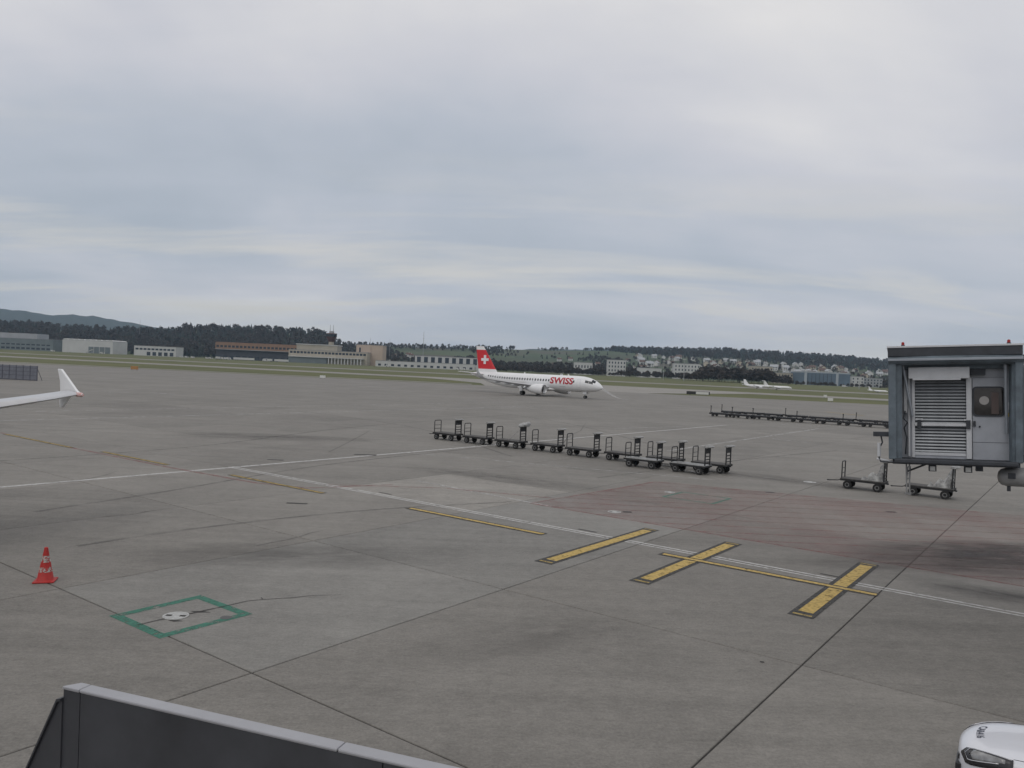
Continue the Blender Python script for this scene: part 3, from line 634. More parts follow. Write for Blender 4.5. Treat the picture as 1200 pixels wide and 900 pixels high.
# bellows: pleated fabric jambs left and right, top roll
def bellows(x0, x1, sgn):
    n = 7
    for k in range(n):
        ya, yb = -.0 + k * .095, -.0 + (k + 1) * .095 - .004; ym = (ya + yb) / 2
        d = .0 if k % 2 else .02
        b = MB(); b.prism([(x0 + d, ya), (x1 - sgn * .0, ya + .01), (x1 + (.05 if sgn > 0 else 0), ym), (x1, yb), (x0 + d, yb), (x0 - .035 if sgn < 0 else x0, ym)], .0, HJ - .09); b.build('bellows_fold', M_FAB, jb, smooth=False)
bellows(-.06, .20, 1); bellows(WJ - .15, WJ + .03, -1)
for x0, x1 in ((-.07, .12), (WJ - .13, WJ + .04)): jbox('bellows_edge', M_FAB, x0, x1, -.07, -.004, .0, HJ - .10, bevel=.03)
b = MB(); sec = []
for k in range(11):
    x = -.07 + (WJ + .12) * k / 10; sag = .03 * math.sin(math.pi * k / 10)
    sec.append([(x, .10 + .22 * math.cos(a), HJ - .06 + .13 * math.sin(a) + sag) for a in np.linspace(0, 2 * math.pi, 13)[:-1]])
b.loft(sec); b.build('bellows_top', M_FAB, jb, smooth=True)
jbox('canopy_rail', M_CAN, -.08, WJ + .04, -.17, -.125, HJ - .06, HJ + .0); jbox('canopy_pad', M_FAB, .25, WJ - .25, .35, .58, HJ - .28, HJ - .1, bevel=.05)
for x0, x1, z0, z1 in ((.30, .38, 1.2, 2.35), (.40, .44, .05, 2.3)): jbox('guide_rail', M_JBW, x0, x1, y0 - .10, y0 - .003, z0, z1)
b = MB(); b.cyl((.27, .30, 2.45), (.50, .45, 1.1), .035); b.build('canopy_strut', M_CAN, jb); b = MB(); b.cyl((WJ - .30, .2, 2.45), (WJ - .25, .45, .7), .04); b.build('canopy_strut', M_CAN, jb)
b = MB(); b.tube([(.33, .45, 1.25), (.28, .43, 1.05), (.38, .43, .95), (.30, .44, .8), (.36, .44, .55), (.33, .45, .1)], .022, 6); b.build('hose', M_JBD, jb, smooth=True)
for x, z in ((.28, HJ + .335), (WJ - .22, HJ + .335)):
    b = MB(); b.cyl((x, .25, z), (x, .25, z + .03), .05); b.build('beacon_base', M_JBD, jb); b = MB(); b.tube([(x, .25, z + .03), (x, .25, z + .09), (x, .25, z + .11)], [.038, .038, .015], 10); b.build('beacon', M_REDL, jb, smooth=True)
# outrigger arm with sensor box on the outer side
jbox('sensor_box', M_JBD, -.44, -.05, .1, .28, .58, .70); b = MB(); b.tube([(-.25, .19, .58), (-.22, .19, .42), (-.28, .19, .30), (-.30, .19, .0), (-.26, .19, -.09), (.05, .19, -.10)], .022, 6); b.build('sensor_cable', M_JBD, jb, smooth=True)
b = MB(); b.cyl((-.30, .19, .05), (-.30, .19, .40), .045); b.build('sensor_cylinder', M_JBW, jb)
b = MB(); b.tube([(-.36, .2, -.02), (-.1, .2, -.06), (.1, .2, -.1)], .03, 6); b.build('sensor_arm', M_JBW, jb)
# under the floor
b = MB(); b.box(.33, .37, .5, .54, -.92, -.12); b.box(.40, .44, .5, .54, -.92, -.12); b.box(.31, .46, .48, .56, -.97, -.92); b.build('hanger', M_DUCT, jb)
b = MB(); b.cyl((.38, .52, -.35), (.85, .52, -.13), .025); b.build('hanger_brace', M_JBD, jb)
for x in (.86, 1.66): jbox('floodlight', M_JBD, x, x + .18, .2, .38, -.30, -.14); jbox('floodlight_lens', M_LGT, x + .03, x + .15, .19, .199, -.28, -.17, bevel=0)
jbox('junction_box', M_JBD, 1.92, 2.08, .25, .4, -.26, -.12)
b = MB(); pr = [(2.42, .05), (2.44, .13), (2.50, .20), (2.62, .235), (3.2, .24), (3.21, .26), (3.26, .26), (3.27, .24), (6.5, .24)]
b.loft([[(x, .55 + r_ * math.cos(a), -.40 + r_ * math.sin(a)) for a in np.linspace(0, 2 * math.pi, 21)[:-1]] for x, r_ in pr]); b.build('air_duct', M_DUCT, jb, smooth=True)
for x in (2.75, 3.9): jbox('duct_bracket', M_JBD, x, x + .08, .48, .62, -.17, -.12)
jbox('duct_valve', M_JBD, 2.62, 2.78, .26, .32, -.42, -.28); jbox('drain', M_JBD, 2.62, 2.70, .5, .56, -.76, -.62)
# tunnel running back to the terminal, lift column and rotunda
zt = 0.0; tl = 17.0
jbox('tunnel', M_JB, WJ - .095, tl, 1.55, 4.1, -.02, 2.55); jbox('tunnel_roof', M_JBD, WJ - .09, tl, 1.50, 4.15, 2.553, 2.72)
for k in range(26):
    x = WJ + .25 + k * .5
    if x < tl - .2: jbox('tunnel_rib', M_CAN, x, x + .12, 1.47, 1.547, .12, 2.45, bevel=0)
jbox('tunnel_rail', M_JBD, WJ - .09, tl, 1.44, 1.546, -.10, .1)
inv = jm.inverted()
def to_ground(x, y): p = jm @ Vector((x, y, -.1)); return inv @ Vector((p.x, p.y, 0.0))
for x, yy in ((9.0, 1.75), (9.0, 3.9), (16.6, 2.8)):
    b = MB(); top = Vector((x, yy, -.03)); bot = to_ground(x, yy); b.cyl(bot + (top - bot) * .06, top, .22 if x < 10 else .6, n=14); b.build('lift_column' if x < 10 else 'rotunda_column', M_JB, jb, smooth=True)
    b = MB(); bw = to_ground(x, yy)
    if x < 10:
        for s in (-.35, .35): b.cyl(inv @ ((jm @ bw) + ex * s + Vector((0, 0, .45)) - ey * .25), inv @ ((jm @ bw) + ex * s + Vector((0, 0, .45)) + ey * .25), .45, n=18)
        b.build('bogie_wheel', M_TYRE, jb)
    else: b.cyl(bw, inv @ ((jm @ bw) + Vector((0, 0, .3))), 1.0, n=18); b.build('column_foot', M_DUCT, jb)

# ------------------------------------------------------------------ white car
M_CARW = mat('car_white', (.70, .71, .75), .25, 0, .03, 2, coat=.6); M_CGL = mat('car_glass', (.015, .017, .02), .06); M_LAMP = mat('headlight_lens', (.34, .34, .34), .12, .3, .5, 9, coat=.8)
M_LAMPD = mat('lamp_housing', (.03, .03, .033), .25); M_CHROME = mat('chrome', (.7, .7, .72), .15, .9)
ST = [(2.16, .26, .36, .60), (2.12, .46, .30, .66), (2.02, .635, .25, .725), (1.85, .755, .22, .785), (1.6, .84, .20, .84), (1.2, .885, .20, .885), (.85, .89, .20, .925), (.4, .89, .20, .945), (-1.2, .89, .20, .95), (-1.75, .87, .22, .94), (-2.0, .80, .28, .90), (-2.12, .66, .36, .80)]
PRF = [(.0, 0, 0), (.8, 0, 0), (.97, .13, 0), (1.0, .40, 0), (.985, .75, 0), (.93, .93, 0), (.80, 1.0, .0), (.55, 1.0, .035), (.28, 1.0, .05), (0, 1.0, .055)]
def cx_sec(st):
    x, w, zb, zt_ = st; right = [(x, w * a, zb + (zt_ - zb) * b_ + c) for a, b_, c in PRF]
    return right + [(p[0], -p[1], p[2]) for p in right[-2:0:-1]]
def cpt(x, t):                                                  # a point of the body skin, t runs along the profile
    for i in range(len(ST) - 1):
        if ST[i][0] >= x >= ST[i + 1][0]: break
    f = (ST[i][0] - x) / (ST[i][0] - ST[i + 1][0]); st = [a + (b_ - a) * f for a, b_ in zip(ST[i], ST[i + 1])]
    k = min(int(t), len(PRF) - 2); q = t - k; a, b_, c = [m_ + (n_ - m_) * q for m_, n_ in zip(PRF[k], PRF[k + 1])]
    return Vector((st[0], st[1] * a, st[2] + (st[3] - st[2]) * b_ + c))
car = empty('parked_car'); tag(car, 'white car with CAR416 lettered on its bonnet, parked on bare concrete', 'car')
b = MB(); b.loft([cx_sec(s) for s in ST]); ob = b.build('body', M_CARW, car, smooth=True, ang=60)
sb = ob.modifiers.new('subdivision', 'SUBSURF'); sb.levels = 2; sb.render_levels = 2
gs = [(.78, .70, .93, .95), (.30, .72, .93, 1.28), (-.15, .70, .93, 1.46), (-.9, .69, .93, 1.48), (-1.6, .66, .93, 1.40), (-2.02, .62, .90, 1.02)]
b = MB(); b.loft([[(x, 1.12 * w, zb), (x, 1.1 * w, zb + (zt_ - zb) * .3), (x, w * .92, zt_ - .04), (x, w * .7, zt_), (x, -w * .7, zt_), (x, -w * .92, zt_ - .04), (x, -1.1 * w, zb + (zt_ - zb) * .3), (x, -1.12 * w, zb)] for x, w, zb, zt_ in gs]); b.build('windows', M_CGL, car, smooth=True)
b = MB(); b.loft([[(x, w * .93, zt_ - .03), (x, w * .71, zt_ + .012), (x, 0, zt_ + .03), (x, -w * .71, zt_ + .012), (x, -w * .93, zt_ - .03), (x, 0, zt_ - .02)] for x, w, zb, zt_ in gs[2:5]]); b.build('roof', M_CARW, car, smooth=True)
def patch(name, m, x0, x1, fa, fb, par, off=.012, nx=10, nt_=6, side=1):
    b = MB(); g_ = []
    for i in range(nx + 1):
        s = i / nx; x = x0 + (x1 - x0) * s; a, c = fa(s), fb(s)
        for j in range(nt_ + 1):
            t_ = a + (c - a) * j / nt_; p = cpt(x, t_); e = 1e-3
            d1 = cpt(x - .02, t_) - p; d2 = cpt(x, min(t_ + .05, 8.9)) - cpt(x, max(t_ - .05, 0)); nn = d1.cross(d2)
            nn = nn.normalized() if nn.length > 0 else Vector((0, 0, 1))
            if nn.y < 0 and abs(nn.y) > abs(nn.z): nn = -nn
            if nn.z < 0 and abs(nn.z) >= abs(nn.y): nn = -nn
            bulge = off
            q = p + nn * bulge; g_.append((q.x, q.y * side, q.z))
    m_ = nt_ + 1; b.add(g_, [(i * m_ + j, i * m_ + j + 1, (i + 1) * m_ + j + 1, (i + 1) * m_ + j) for i in range(nx) for j in range(nt_)])
    o = b.build(name, m, par, smooth=True); so = o.modifiers.new('solid', 'SOLIDIFY'); so.thickness = .01; so.offset = -1; return o
ed_ = lambda s: 1 - max(0, (.14 - s) / .14) ** 2
hl = lambda s: 5.1 - (1.25 - .55 * s ** .8) * ed_(s); hu = lambda s: 5.1 + (1.35 - 1.1 * s) * ed_(s)
for side in (1, -1):
    hd = patch('headlight', M_LAMPD, 2.10, 1.42, lambda s: hl(s) - .35, lambda s: hu(s) + .0, car, .004, side=side)
    patch('headlight_lens', M_LAMP, 1.98, 1.52, lambda s: hl(s) + .25, lambda s: hu(s) - .28, hd, .012, side=side)
    patch('headlight_trim', M_CHROME, 2.04, 1.44, lambda s: hu(s) - .14, lambda s: hu(s) - .05, hd, .012, nt_=2, side=side)
    patch('light_strip', M_CHROME, 2.04, 1.60, lambda s: hl(s) + .05, lambda s: hl(s) + .16, hd, .012, nt_=2, side=side)
    patch('front_wing_seam', M_BLACKST, 1.42, .8, lambda s: 5.5 - .02 * s, lambda s: 5.53, car, .002, nt_=1, side=side)
    b = MB(); b.loft([[(.62 + .1 * math.cos(a), side * y, 1.02 + .08 * math.sin(a)) for a in np.linspace(0, 6.283, 9)[:-1]] for y in (.82, .86, 1.02, 1.05)]); b.build('mirror', M_CARW, car, smooth=True)
    for x in (1.35, -1.25): wheel_parts(car, x, side * .80, .31, .2)
b = MB(); b.box(2.06, 2.145, -.42, .42, .50, .585); b.build('grille', M_LAMPD, car, bevel=.01)
b = MB(); b.box(2.08, 2.17, -.5, .5, .36, .47); b.build('lower_grille', M_LAMPD, car, bevel=.01)
me = text_mesh('CAR416', .15, .003)                            # runs across the bonnet's front edge
bpy.context.view_layer.update(); obe = ob.evaluated_get(bpy.context.evaluated_depsgraph_get())
for v in me.vertices:
    tx, ty = v.co.x, v.co.y; y = -.06 + tx; x = 1.88 - abs(y) ** 2 * .5 - ty
    i = max(0, min(1, abs(y) / .82)); tt = 9 - 4 * i
    # height of the bonnet skin at (x, y)
    hit, loc_, nrm_, ix_ = obe.ray_cast(Vector((x, y, 1.4)), Vector((0, 0, -1))); v.co = (x, y, (loc_.z if hit else .8) + .005)
me.materials.append(mat('lettering_dark', (.03, .035, .06), .5)); o = link(bpy.data.objects.new('bonnet_lettering', me), car)
hp = gnd(1156, 889, .73); th = math.radians(180 - 33); hd_ = Vector((math.cos(th), math.sin(th), 0)); lf = Vector((-hd_.y, hd_.x, 0))
cpn = hp - hd_ * 1.76 - lf * .70; car.location = (cpn.x, cpn.y, .0); car.rotation_euler = (0, 0, th)
#PART3
# ------------------------------------------------------------------ airliners
FUS = [(0, .03, -.62), (-.12, .22, -.61), (-.4, .48, -.56), (-.9, .78, -.46), (-1.6, 1.08, -.34), (-2.5, 1.36, -.20), (-3.6, 1.58, -.09), (-5.0, 1.72, -.02), (-6.5, 1.76, 0), (-12, 1.76, 0), (-18, 1.76, 0), (-24, 1.76, 0), (-27, 1.72, .05), (-30, 1.50, .28), (-33, 1.12, .62), (-35.5, .74, .92), (-37.4, .42, 1.14), (-38.4, .16, 1.25)]
ZF = 3.25
def fus(x):
    for i in range(len(FUS) - 1):
        if FUS[i][0] >= x >= FUS[i + 1][0]:
            f = (FUS[i][0] - x) / (FUS[i][0] - FUS[i + 1][0]); return FUS[i][1] + (FUS[i + 1][1] - FUS[i][1]) * f, FUS[i][2] + (FUS[i + 1][2] - FUS[i][2]) * f
def skin(x, a, side=-1, off=0.0):
    r_, zc_ = fus(x); r_ += off; return Vector((x, side * r_ * math.cos(a), ZF + zc_ + r_ * 1.05 * math.sin(a)))
AF = [(1, 0), (.8, .035), (.55, .06), (.3, .068), (.12, .052), (.03, .028), (0, 0), (.03, -.022), (.12, -.038), (.3, -.046), (.55, -.04), (.8, -.02)]
def foil(le, chord, tk, axis):              # le point, chord runs -x, thickness along axis
    return [Vector(le) + Vector((-c * chord, 0, 0)) + Vector(axis) * (t_ * chord * tk) for c, t_ in AF]
def fpatch(name, m, x0, x1, a0, a1, par, side=-1, off=.012, nx=4, na=4, mesh_only=False):
    b = MB(); g_ = [skin(x0 + (x1 - x0) * i / nx, a0 + (a1 - a0) * j / na, side, off) for i in range(nx + 1) for j in range(na + 1)]
    k = na + 1; b.add(g_, [(i * k + j, i * k + j + 1, (i + 1) * k + j + 1, (i + 1) * k + j) for i in range(nx) for j in range(na)]); return b.build(name, m, par, smooth=True)
def airliner(name, label, livery=False, fence=False, detail=True, ttail=False, group=None):
    t = empty(name); tag(t, label, 'airplane', group)
    b = MB(); n = 28 if detail else 14
    b.loft([[skin(x, a, -1) for a in np.linspace(0, 2 * math.pi, n + 1)[:-1]] for x, _, _ in FUS]); b.build('fuselage', M_AWHITE, t, smooth=True, ang=50)
    b = MB(); b.loft([[(x, w * math.cos(a), 1.72 + h_ * math.sin(a)) for a in np.linspace(0, 6.2832, 17)[:-1]] for x, w, h_ in ((-11.5, .3, .05), (-13, 1.45, .42), (-16, 1.85, .55), (-20, 1.85, .55), (-22.5, 1.3, .4), (-24.5, .3, .05))]); b.build('belly_fairing', M_AWHITE, t, smooth=True)
    # wings
    for s in (-1, 1):
        secs = [((-13.2, s * .8, 2.15), 7.2, 1.15), ((-15.2, s * 4.6, 2.40), 4.7, 1.0), ((-17.8, s * 10.5, 2.92), 2.9, .9), ((-20.4, s * 16.3, 3.62), 1.75, .85)]
        if not fence: secs += [((-20.95, s * 17.0, 3.95), 1.45, .8), ((-21.5, s * 17.35, 4.55), 1.1, .8), ((-22.1, s * 17.55, 5.3), .65, .8)]
        else: secs += [((-20.75, s * 17.0, 3.72), 1.55, .85)]
        b = MB()
        sl = [foil(le, c, k, (0, -s * min(1, max(0, (le[2] - 3.9) * 1.1)), 1)) for le, c, k in secs]
        b.loft(sl); wing = b.build('wing', M_AGREY, t, smooth=True, ang=50)
        if detail:
            for y0_, y1_ in ((4.9, 10.4), (10.6, 15.8)):          # slats along the leading edge
                b = MB(); q = []
                for yy in (y0_, y1_):
                    f_ = np.interp(yy, [4.6, 10.5, 16.3], [0, 1, 2]); i = min(int(f_), 1); f_ -= i; A, B = secs[i + 1], secs[i + 2]
                    le = Vector(A[0]).lerp(Vector(B[0]), f_); c = A[1] + (B[1] - A[1]) * f_
                    q.append([Vector((le.x - cc * c + .02, s * yy, le.z + tz * c + .004)) for cc, tz in ((.10, .052), (.03, .032), (-.008, 0), (.03, -.026), (.06, -.033), (.09, .0))])
                b.loft(q); b.build('slat', M_AMETAL, wing, smooth=True)
            for yy in (6.5, 9.3, 12.2):                            # flap track fairings
                f_ = np.interp(yy, [4.6, 10.5, 16.3], [0, 1, 2]); i = min(int(f_), 1); f_ -= i; A, B = secs[i + 1], secs[i + 2]; le = Vector(A[0]).lerp(Vector(B[0]), f_); c = A[1] + (B[1] - A[1]) * f_
                b = MB(); b.loft([[(le.x - c * cc, s * yy + rr * math.cos(a), le.z - .16 - .25 * rr + rr * 1.3 * math.sin(a)) for a in np.linspace(0, 6.2832, 9)[:-1]] for cc, rr in ((.45, .03), (.6, .16), (.9, .17), (1.15, .04))]); b.build('flap_fairing', M_AGREY, wing, smooth=True)
        if fence:
            yt = s * 17.06
            for nm, pts in (('upper_fence', [(-20.6, 3.74), (-20.95, 3.84), (-22.30, 4.42), (-22.60, 4.42), (-22.36, 4.05), (-22.30, 3.72)]), ('lower_fence', [(-21.4, 3.66), (-22.30, 3.66), (-22.38, 3.45), (-22.34, 3.25), (-22.1, 3.25)])):
                b = MB(); b.prism(pts, -.035, .035, lambda p: Vector((p.x, yt + p.z, p.y))); b.build(nm, M_AWHITE, wing, bevel=.02)
            b = MB(); b.tube([(-20.45, yt, 3.72), (-20.62, yt, 3.72), (-20.95, yt, 3.72)], [.03, .07, .07], 10); b.build('navigation_light', mat('nav_red', (.60, .16, .13), .35, 0, 0, 14, col2=(.62, .58, .56)), wing, smooth=True)
        # engine
        b = MB(); yc, zc_ = s * 5.35, 1.72; EX = -1.1; pr = [(q_ + EX, w_) for q_, w_ in [(-15.6, .62), (-15.0, .78), (-13.8, 1.08), (-12.4, 1.22), (-11.6, 1.18), (-11.25, 1.08), (-11.2, 1.0), (-11.35, .93), (-12.0, .90)]]
        if ttail: pass
        else:
            b.loft([[(x, yc + r_ * math.cos(a), zc_ + r_ * math.sin(a)) for a in np.linspace(0, 6.2832, 25)[:-1]] for x, r_ in pr], caps=False); nac = b.build('engine_nacelle', M_AWHITE, t, smooth=True, ang=60)
            b = MB(); b.loft([[(x, yc + r_ * math.cos(a), zc_ + r_ * math.sin(a)) for a in np.linspace(0, 6.2832, 25)[:-1]] for x, r_ in [(q_ + EX, w_) for q_, w_ in ((-12.0, .9), (-12.01, .3), (-11.7, .02))]], caps=False); b.build('fan', M_FAN, nac, smooth=True)
            b = MB(); b.loft([[(x, yc + r_ * math.cos(a), zc_ + r_ * math.sin(a)) for a in np.linspace(0, 6.2832, 25)[:-1]] for x, r_ in [(q_ + EX, w_) for q_, w_ in ((-11.34, 1.125), (-11.25, 1.085), (-11.195, 1.0), (-11.34, .925))]], caps=False); b.build('intake_lip', M_AMETAL, nac, smooth=True)
            b = MB(); b.loft([[(x, yc + r_ * math.cos(a), zc_ + r_ * math.sin(a)) for a in np.linspace(0, 6.2832, 17)[:-1]] for x, r_ in [(q_ + EX, w_) for q_, w_ in ((-15.0, .6), (-16.2, .42), (-16.9, .1))]]); b.build('exhaust_cone', M_AMETAL, nac, smooth=True)
            b = MB(); b.loft([[(x, yc + w, z) for w, z in ((-.14, z0), (.14, z0), (.14, z1), (-.14, z1))] for x, z0, z1 in ((-13.6, 2.6, 2.85), (-15.3, 2.3, 2.95), (-17.6, 2.2, 2.5))]); b.build('pylon', M_AWHITE, t)
        if ttail:
            b = MB(); b.loft([[(x, s * 2.55 + r_ * math.cos(a), 4.0 + r_ * math.sin(a)) for a in np.linspace(0, 6.2832, 15)[:-1]] for x, r_ in ((-24, .6), (-24.5, .8), (-27, .8), (-29, .5))]); b.build('engine_nacelle', M_AWHITE, t, smooth=True)
        # tailplane
        zt_, xt = (10.9, -34.2) if ttail else (4.35, -33.2)
        b = MB(); y_in = .1 if ttail else .35; b.loft([foil((xt, s * y_in, zt_), 3.6, 1.0, (0, 0, 1)), foil((xt - 3.4, s * 5.9, zt_ + .55), 1.45, .9, (0, 0, 1))]); b.build('tailplane', M_AWHITE, t, smooth=True)
        # main gear
        b = MB(); b.cyl((-19.8, s * 3.35, .5), (-19.8, s * 3.25, 2.3), .14); b.cyl((-19.8, s * 3.0, .52), (-19.8, s * 3.7, .52), .08); b.build('main_gear_leg', M_AGREY, t)
        for dy in (-.32, .32): wheel_parts(t, -19.8, s * 3.35 + dy, .52, .36)
        b = MB(); b.box(-20.3, -19.4, s * 3.95 - .03, s * 3.95 + .03, 1.0, 2.3); b.build('gear_door', M_AWHITE, t)
    b = MB(); b.cyl((-4.5, 0, .4), (-4.6, 0, 1.75), .10); b.cyl((-4.5, -.3, .36), (-4.5, .3, .36), .06); b.cyl((-4.5, 0, .9), (-5.3, 0, 1.6), .05); b.build('nose_gear_leg', M_AGREY, t)
    for dy in (-.25, .25): wheel_parts(t, -4.5, dy, .36, .22)
    for s in (-1, 1): b = MB(); b.box(-5.0, -4.0, s * .45 - .02, s * .45 + .02, 1.1, 1.7); b.build('nose_gear_door', M_AWHITE, t)
    # fin in three butting pieces
    def fin_sec(f): return foil((-29.9 - 4.8 * f, 0, 4.85 + 6.6 * f), 6.1 - 3.7 * f, .75, (0, 1, 0))
    FS = ((0, .14, M_AWHITE), (.14, .86, M_ARED if livery else M_AWHITE), (.86, 1.0, M_AWHITE))
    for f0, f1, m in FS:
        b = MB(); b.loft([fin_sec(f0), fin_sec((f0 + f1) / 2), fin_sec(f1)]); fn = b.build('fin', m, t, smooth=True)
        if livery and m is M_ARED:
            xc, zc_ = -34.0, 8.1; tk = .27; b = MB(); a_, w_ = 1.12, .33
            b.prism([(-w_, -a_), (w_, -a_), (w_, -w_), (a_, -w_), (a_, w_), (w_, w_), (w_, a_), (-w_, a_), (-w_, w_), (-a_, w_), (-a_, -w_), (-w_, -w_)], -tk, tk, lambda p: Vector((xc + p.x, p.z, zc_ + p.y))); b.build('white_cross', M_AWHITE, fn)
    if not detail: 
        for s in (-1, 1): fpatch('cockpit_window', M_ADARK, -2.2, -3.1, math.radians(28), math.radians(48), t, s)
        return t
    for s in (-1, 1):
        # cockpit windows
        for x0, x1, a0, a1 in ((-1.6, -2.45, 36, 74), (-2.05, -2.95, 16, 40), (-3.02, -3.9, 16, 38)): fpatch('cockpit_window', M_ADARK, x0, x1, math.radians(a0), math.radians(a1), t, s, .015)
        wm_ = None
        skip = (-17.4, -18.3)
        for k in range(34):
            x = -6.6 - .76 * k
            if livery and s < 0 and -12.9 < x < -7.2: continue
            o = fpatch('cabin_window', M_ADARK, x, x - .36, math.radians(9), math.radians(25), t, s, .012, 1, 2)
        for x in (-5.0, -28.6):
            d = fpatch('door', M_AGREY, x, x - .95, math.radians(-22), math.radians(36), t, s, .008); fpatch('door_panel', M_AWHITE, x - .05, x - .90, math.radians(-20.5), math.radians(34.5), d, s, .014)
        d = fpatch('overwing_exit', M_AGREY, -17.6, -18.15, math.radians(-2), math.radians(30), t, s, .008); fpatch('exit_panel', M_AWHITE, -17.64, -18.11, math.radians(-.5), math.radians(28.5), d, s, .014)
        fpatch('small_marking', M_AGREY, -9.0, -10.6, math.radians(-26), math.radians(-22), t, s, .012)
        if livery:
            me = text_mesh('SWISS', 2.1, .07); bm_ = bmesh.new(); bm_.from_mesh(me); bmesh.ops.triangulate(bm_, faces=bm_.faces)
            for _ in range(3): bmesh.ops.subdivide_edges(bm_, edges=[e_ for e_ in bm_.edges if e_.calc_length() > .25], cuts=1); bmesh.ops.triangulate(bm_, faces=bm_.faces)
            bm_.to_mesh(me); bm_.free(); xs = [v.co.x for v in me.vertices]; wtxt = max(xs) - min(xs); kx = 6.3 / wtxt
            for v in me.vertices:
                xx = v.co.x * kx; ang_ = math.radians(17) + v.co.y / 1.80; p = skin(-10.1 + (xx if s < 0 else -xx), ang_, s, .02); v.co = p
            me.materials.append(mat('lettering_red', (.42, .016, .03), .4)); link(bpy.data.objects.new('airline_lettering', me), t)
    for x in (-9.0, -21.5): b = MB(); b.prism([(x, 0), (x - .5, 0), (x - .45, .35), (x - .25, .35)], -.03, .03, lambda p: Vector((p.x, p.z, ZF + 1.84 + p.y))); b.build('antenna', M_AWHITE, t)
    return t
def place(o, ref_local, world, rz, sc=1.0):
    c, s = math.cos(rz), math.sin(rz); x, y = ref_local[0] * sc, ref_local[1] * sc
    o.location = (world[0] - (c * x - s * y), world[1] - (s * x + c * y), world[2]); o.rotation_euler = (0, 0, rz); o.scale = (sc, sc, sc)
a1 = airliner('airliner', 'white airliner with red tail, white cross and SWISS lettering taxiing on the far apron', True)
YN = 180.0; place(a1, (-4.5, 0), (far(687.3, YN), YN, ZA), math.radians(-36))
a2 = airliner('airliner', 'grey airliner wing with arrow shaped tip fence and red tip light', False, True)
tipY = 28.5; tp = at(96.5, 463, tipY); hd2 = math.atan2(-.68, .733)
zdiff = tp.z - 3.72
place(a2, (-20.5, 17.06), (tp.x, tp.y, 0.0), hd2, tp.z / 3.72)
# distant aircraft
a3 = airliner('airliner', 'all white airliner parked far off before the brown bare wood', False, False, False, group=None)
Y3 = 500; place(a3, (-19, 0), (far(888, Y3), Y3, -.045), math.radians(-22), .48)
a4 = airliner('airliner', 'white far airliner with T tail overlapping the nose of another', False, False, False, True)
Y4 = 485; place(a4, (-19, 0), (far(911, Y4), Y4, -.045), math.radians(-25), .46)
a5 = airliner('business_jet', 'small white jet with high T tail on the far field close to the jet bridge', False, False, False, True)
Y5 = 560; place(a5, (-19, 0), (far(1029, Y5), Y5, -.045), math.radians(-40), .36)

# ------------------------------------------------------------------ blast fence, far left
M_BF = mat('blast_fence_panel', (.19, .20, .235), .6, .2, .25, 2); M_BFP = mat('blast_fence_post', (.10, .105, .13), .6, .2)
f0, f1 = Vector((far(-60, 150), 150, 0)), Vector((far(44.5, 147), 147, 0)); fd = (f1 - f0); nf = 13; bl = empty('blast_fence', (f0.x, f0.y, ZA), math.atan2(fd.y, fd.x)); tag(bl, 'grey panelled blast fence standing on the apron beyond the wing tip', 'fence')
fl = fd.length / nf
for k in range(nf):
    b = MB(); b.box(k * fl + .06, (k + 1) * fl - .06, -.03, .03, .25, 2.75); b.build('panel', M_BF, bl)
    for z in (.9, 1.6, 2.3): b = MB(); b.box(k * fl + .06, (k + 1) * fl - .06, -.06, -.032, z, z + .08); b.build('panel_rib', M_BFP, bl)
for k in range(nf + 1):
    b = MB(); b.box(k * fl - .055, k * fl + .055, -.08, .08, 0, 2.8); b.cyl((k * fl, .08, 2.2), (k * fl, 1.3, .05), .05, n=5); b.build('post', M_BFP, bl)
b = MB(); b.box(0, fd.length, -.12, .12, .02, .22); b.build('base_rail', M_BFP, bl)

# ------------------------------------------------------------------ terrain
def lerp_tab(x, tab):
    return float(np.interp(x, [a for a, _ in tab], [b for _, b in tab]))
TOP = [(-400, 34), (0, 31), (140, 28), (200, 30), (216, 36), (300, 37), (370, 38), (384, 30), (420, 25), (500, 24), (560, 24), (640, 25), (740, 29), (800, 33), (850, 35), (900, 34), (950, 33), (1000, 32), (1040, 30), (1250, 30), (1600, 26)]
DR = [(-400, 2100), (370, 2100), (520, 2600), (640, 3000), (1600, 3100)]; DS = [(-400, 1480), (380, 1480), (520, 1350), (1600, 1300)]
TH = [(-400, 21), (385, 21), (440, 15), (560, 9), (740, 10), (800, 18), (1600, 18)]
def ridge(px):
    d = lerp_tab(px, DR); return d, max(3, H + lerp_tab(px, TOP) / F * d - lerp_tab(px, TH))
def hgt(px, d):
    dr, zr = ridge(px); ds = lerp_tab(px, DS); s = (d - ds) / (dr - ds)
    if s <= 0: return -.3
    und = 3.0 * math.sin(px * .021 + d * .004) * min(1, s * 3) * (1 if s < .9 else 0.3)
    if s <= 1: return -.3 + zr * (s ** 1.25) * (1.0) + und * (1 - s)
    return zr * max(0, 1 - .35 * (s - 1)) + .0
def tpos(px, d): k = far(px, 1.0); z = hgt(px, d); return Vector((k * d, d, z))
M_HILL = bpy.data.materials.new('hill_fields'); M_HILL.use_nodes = True
n_, l_ = M_HILL.node_tree.nodes, M_HILL.node_tree.links; bs = n_['Principled BSDF']; bs.inputs['Roughness'].default_value = .95
ge = n_.new('ShaderNodeNewGeometry'); vo = n_.new('ShaderNodeTexVoronoi'); vo.inputs['Scale'].default_value = .0045; vo.feature = 'F1'; l_.new(ge.outputs['Position'], vo.inputs['Vector'])
rp = n_.new('ShaderNodeValToRGB'); sx = n_.new('ShaderNodeSeparateXYZ'); l_.new(vo.outputs['Color'], sx.inputs[0]); l_.new(sx.outputs[0], rp.inputs[0]); e = rp.color_ramp.elements
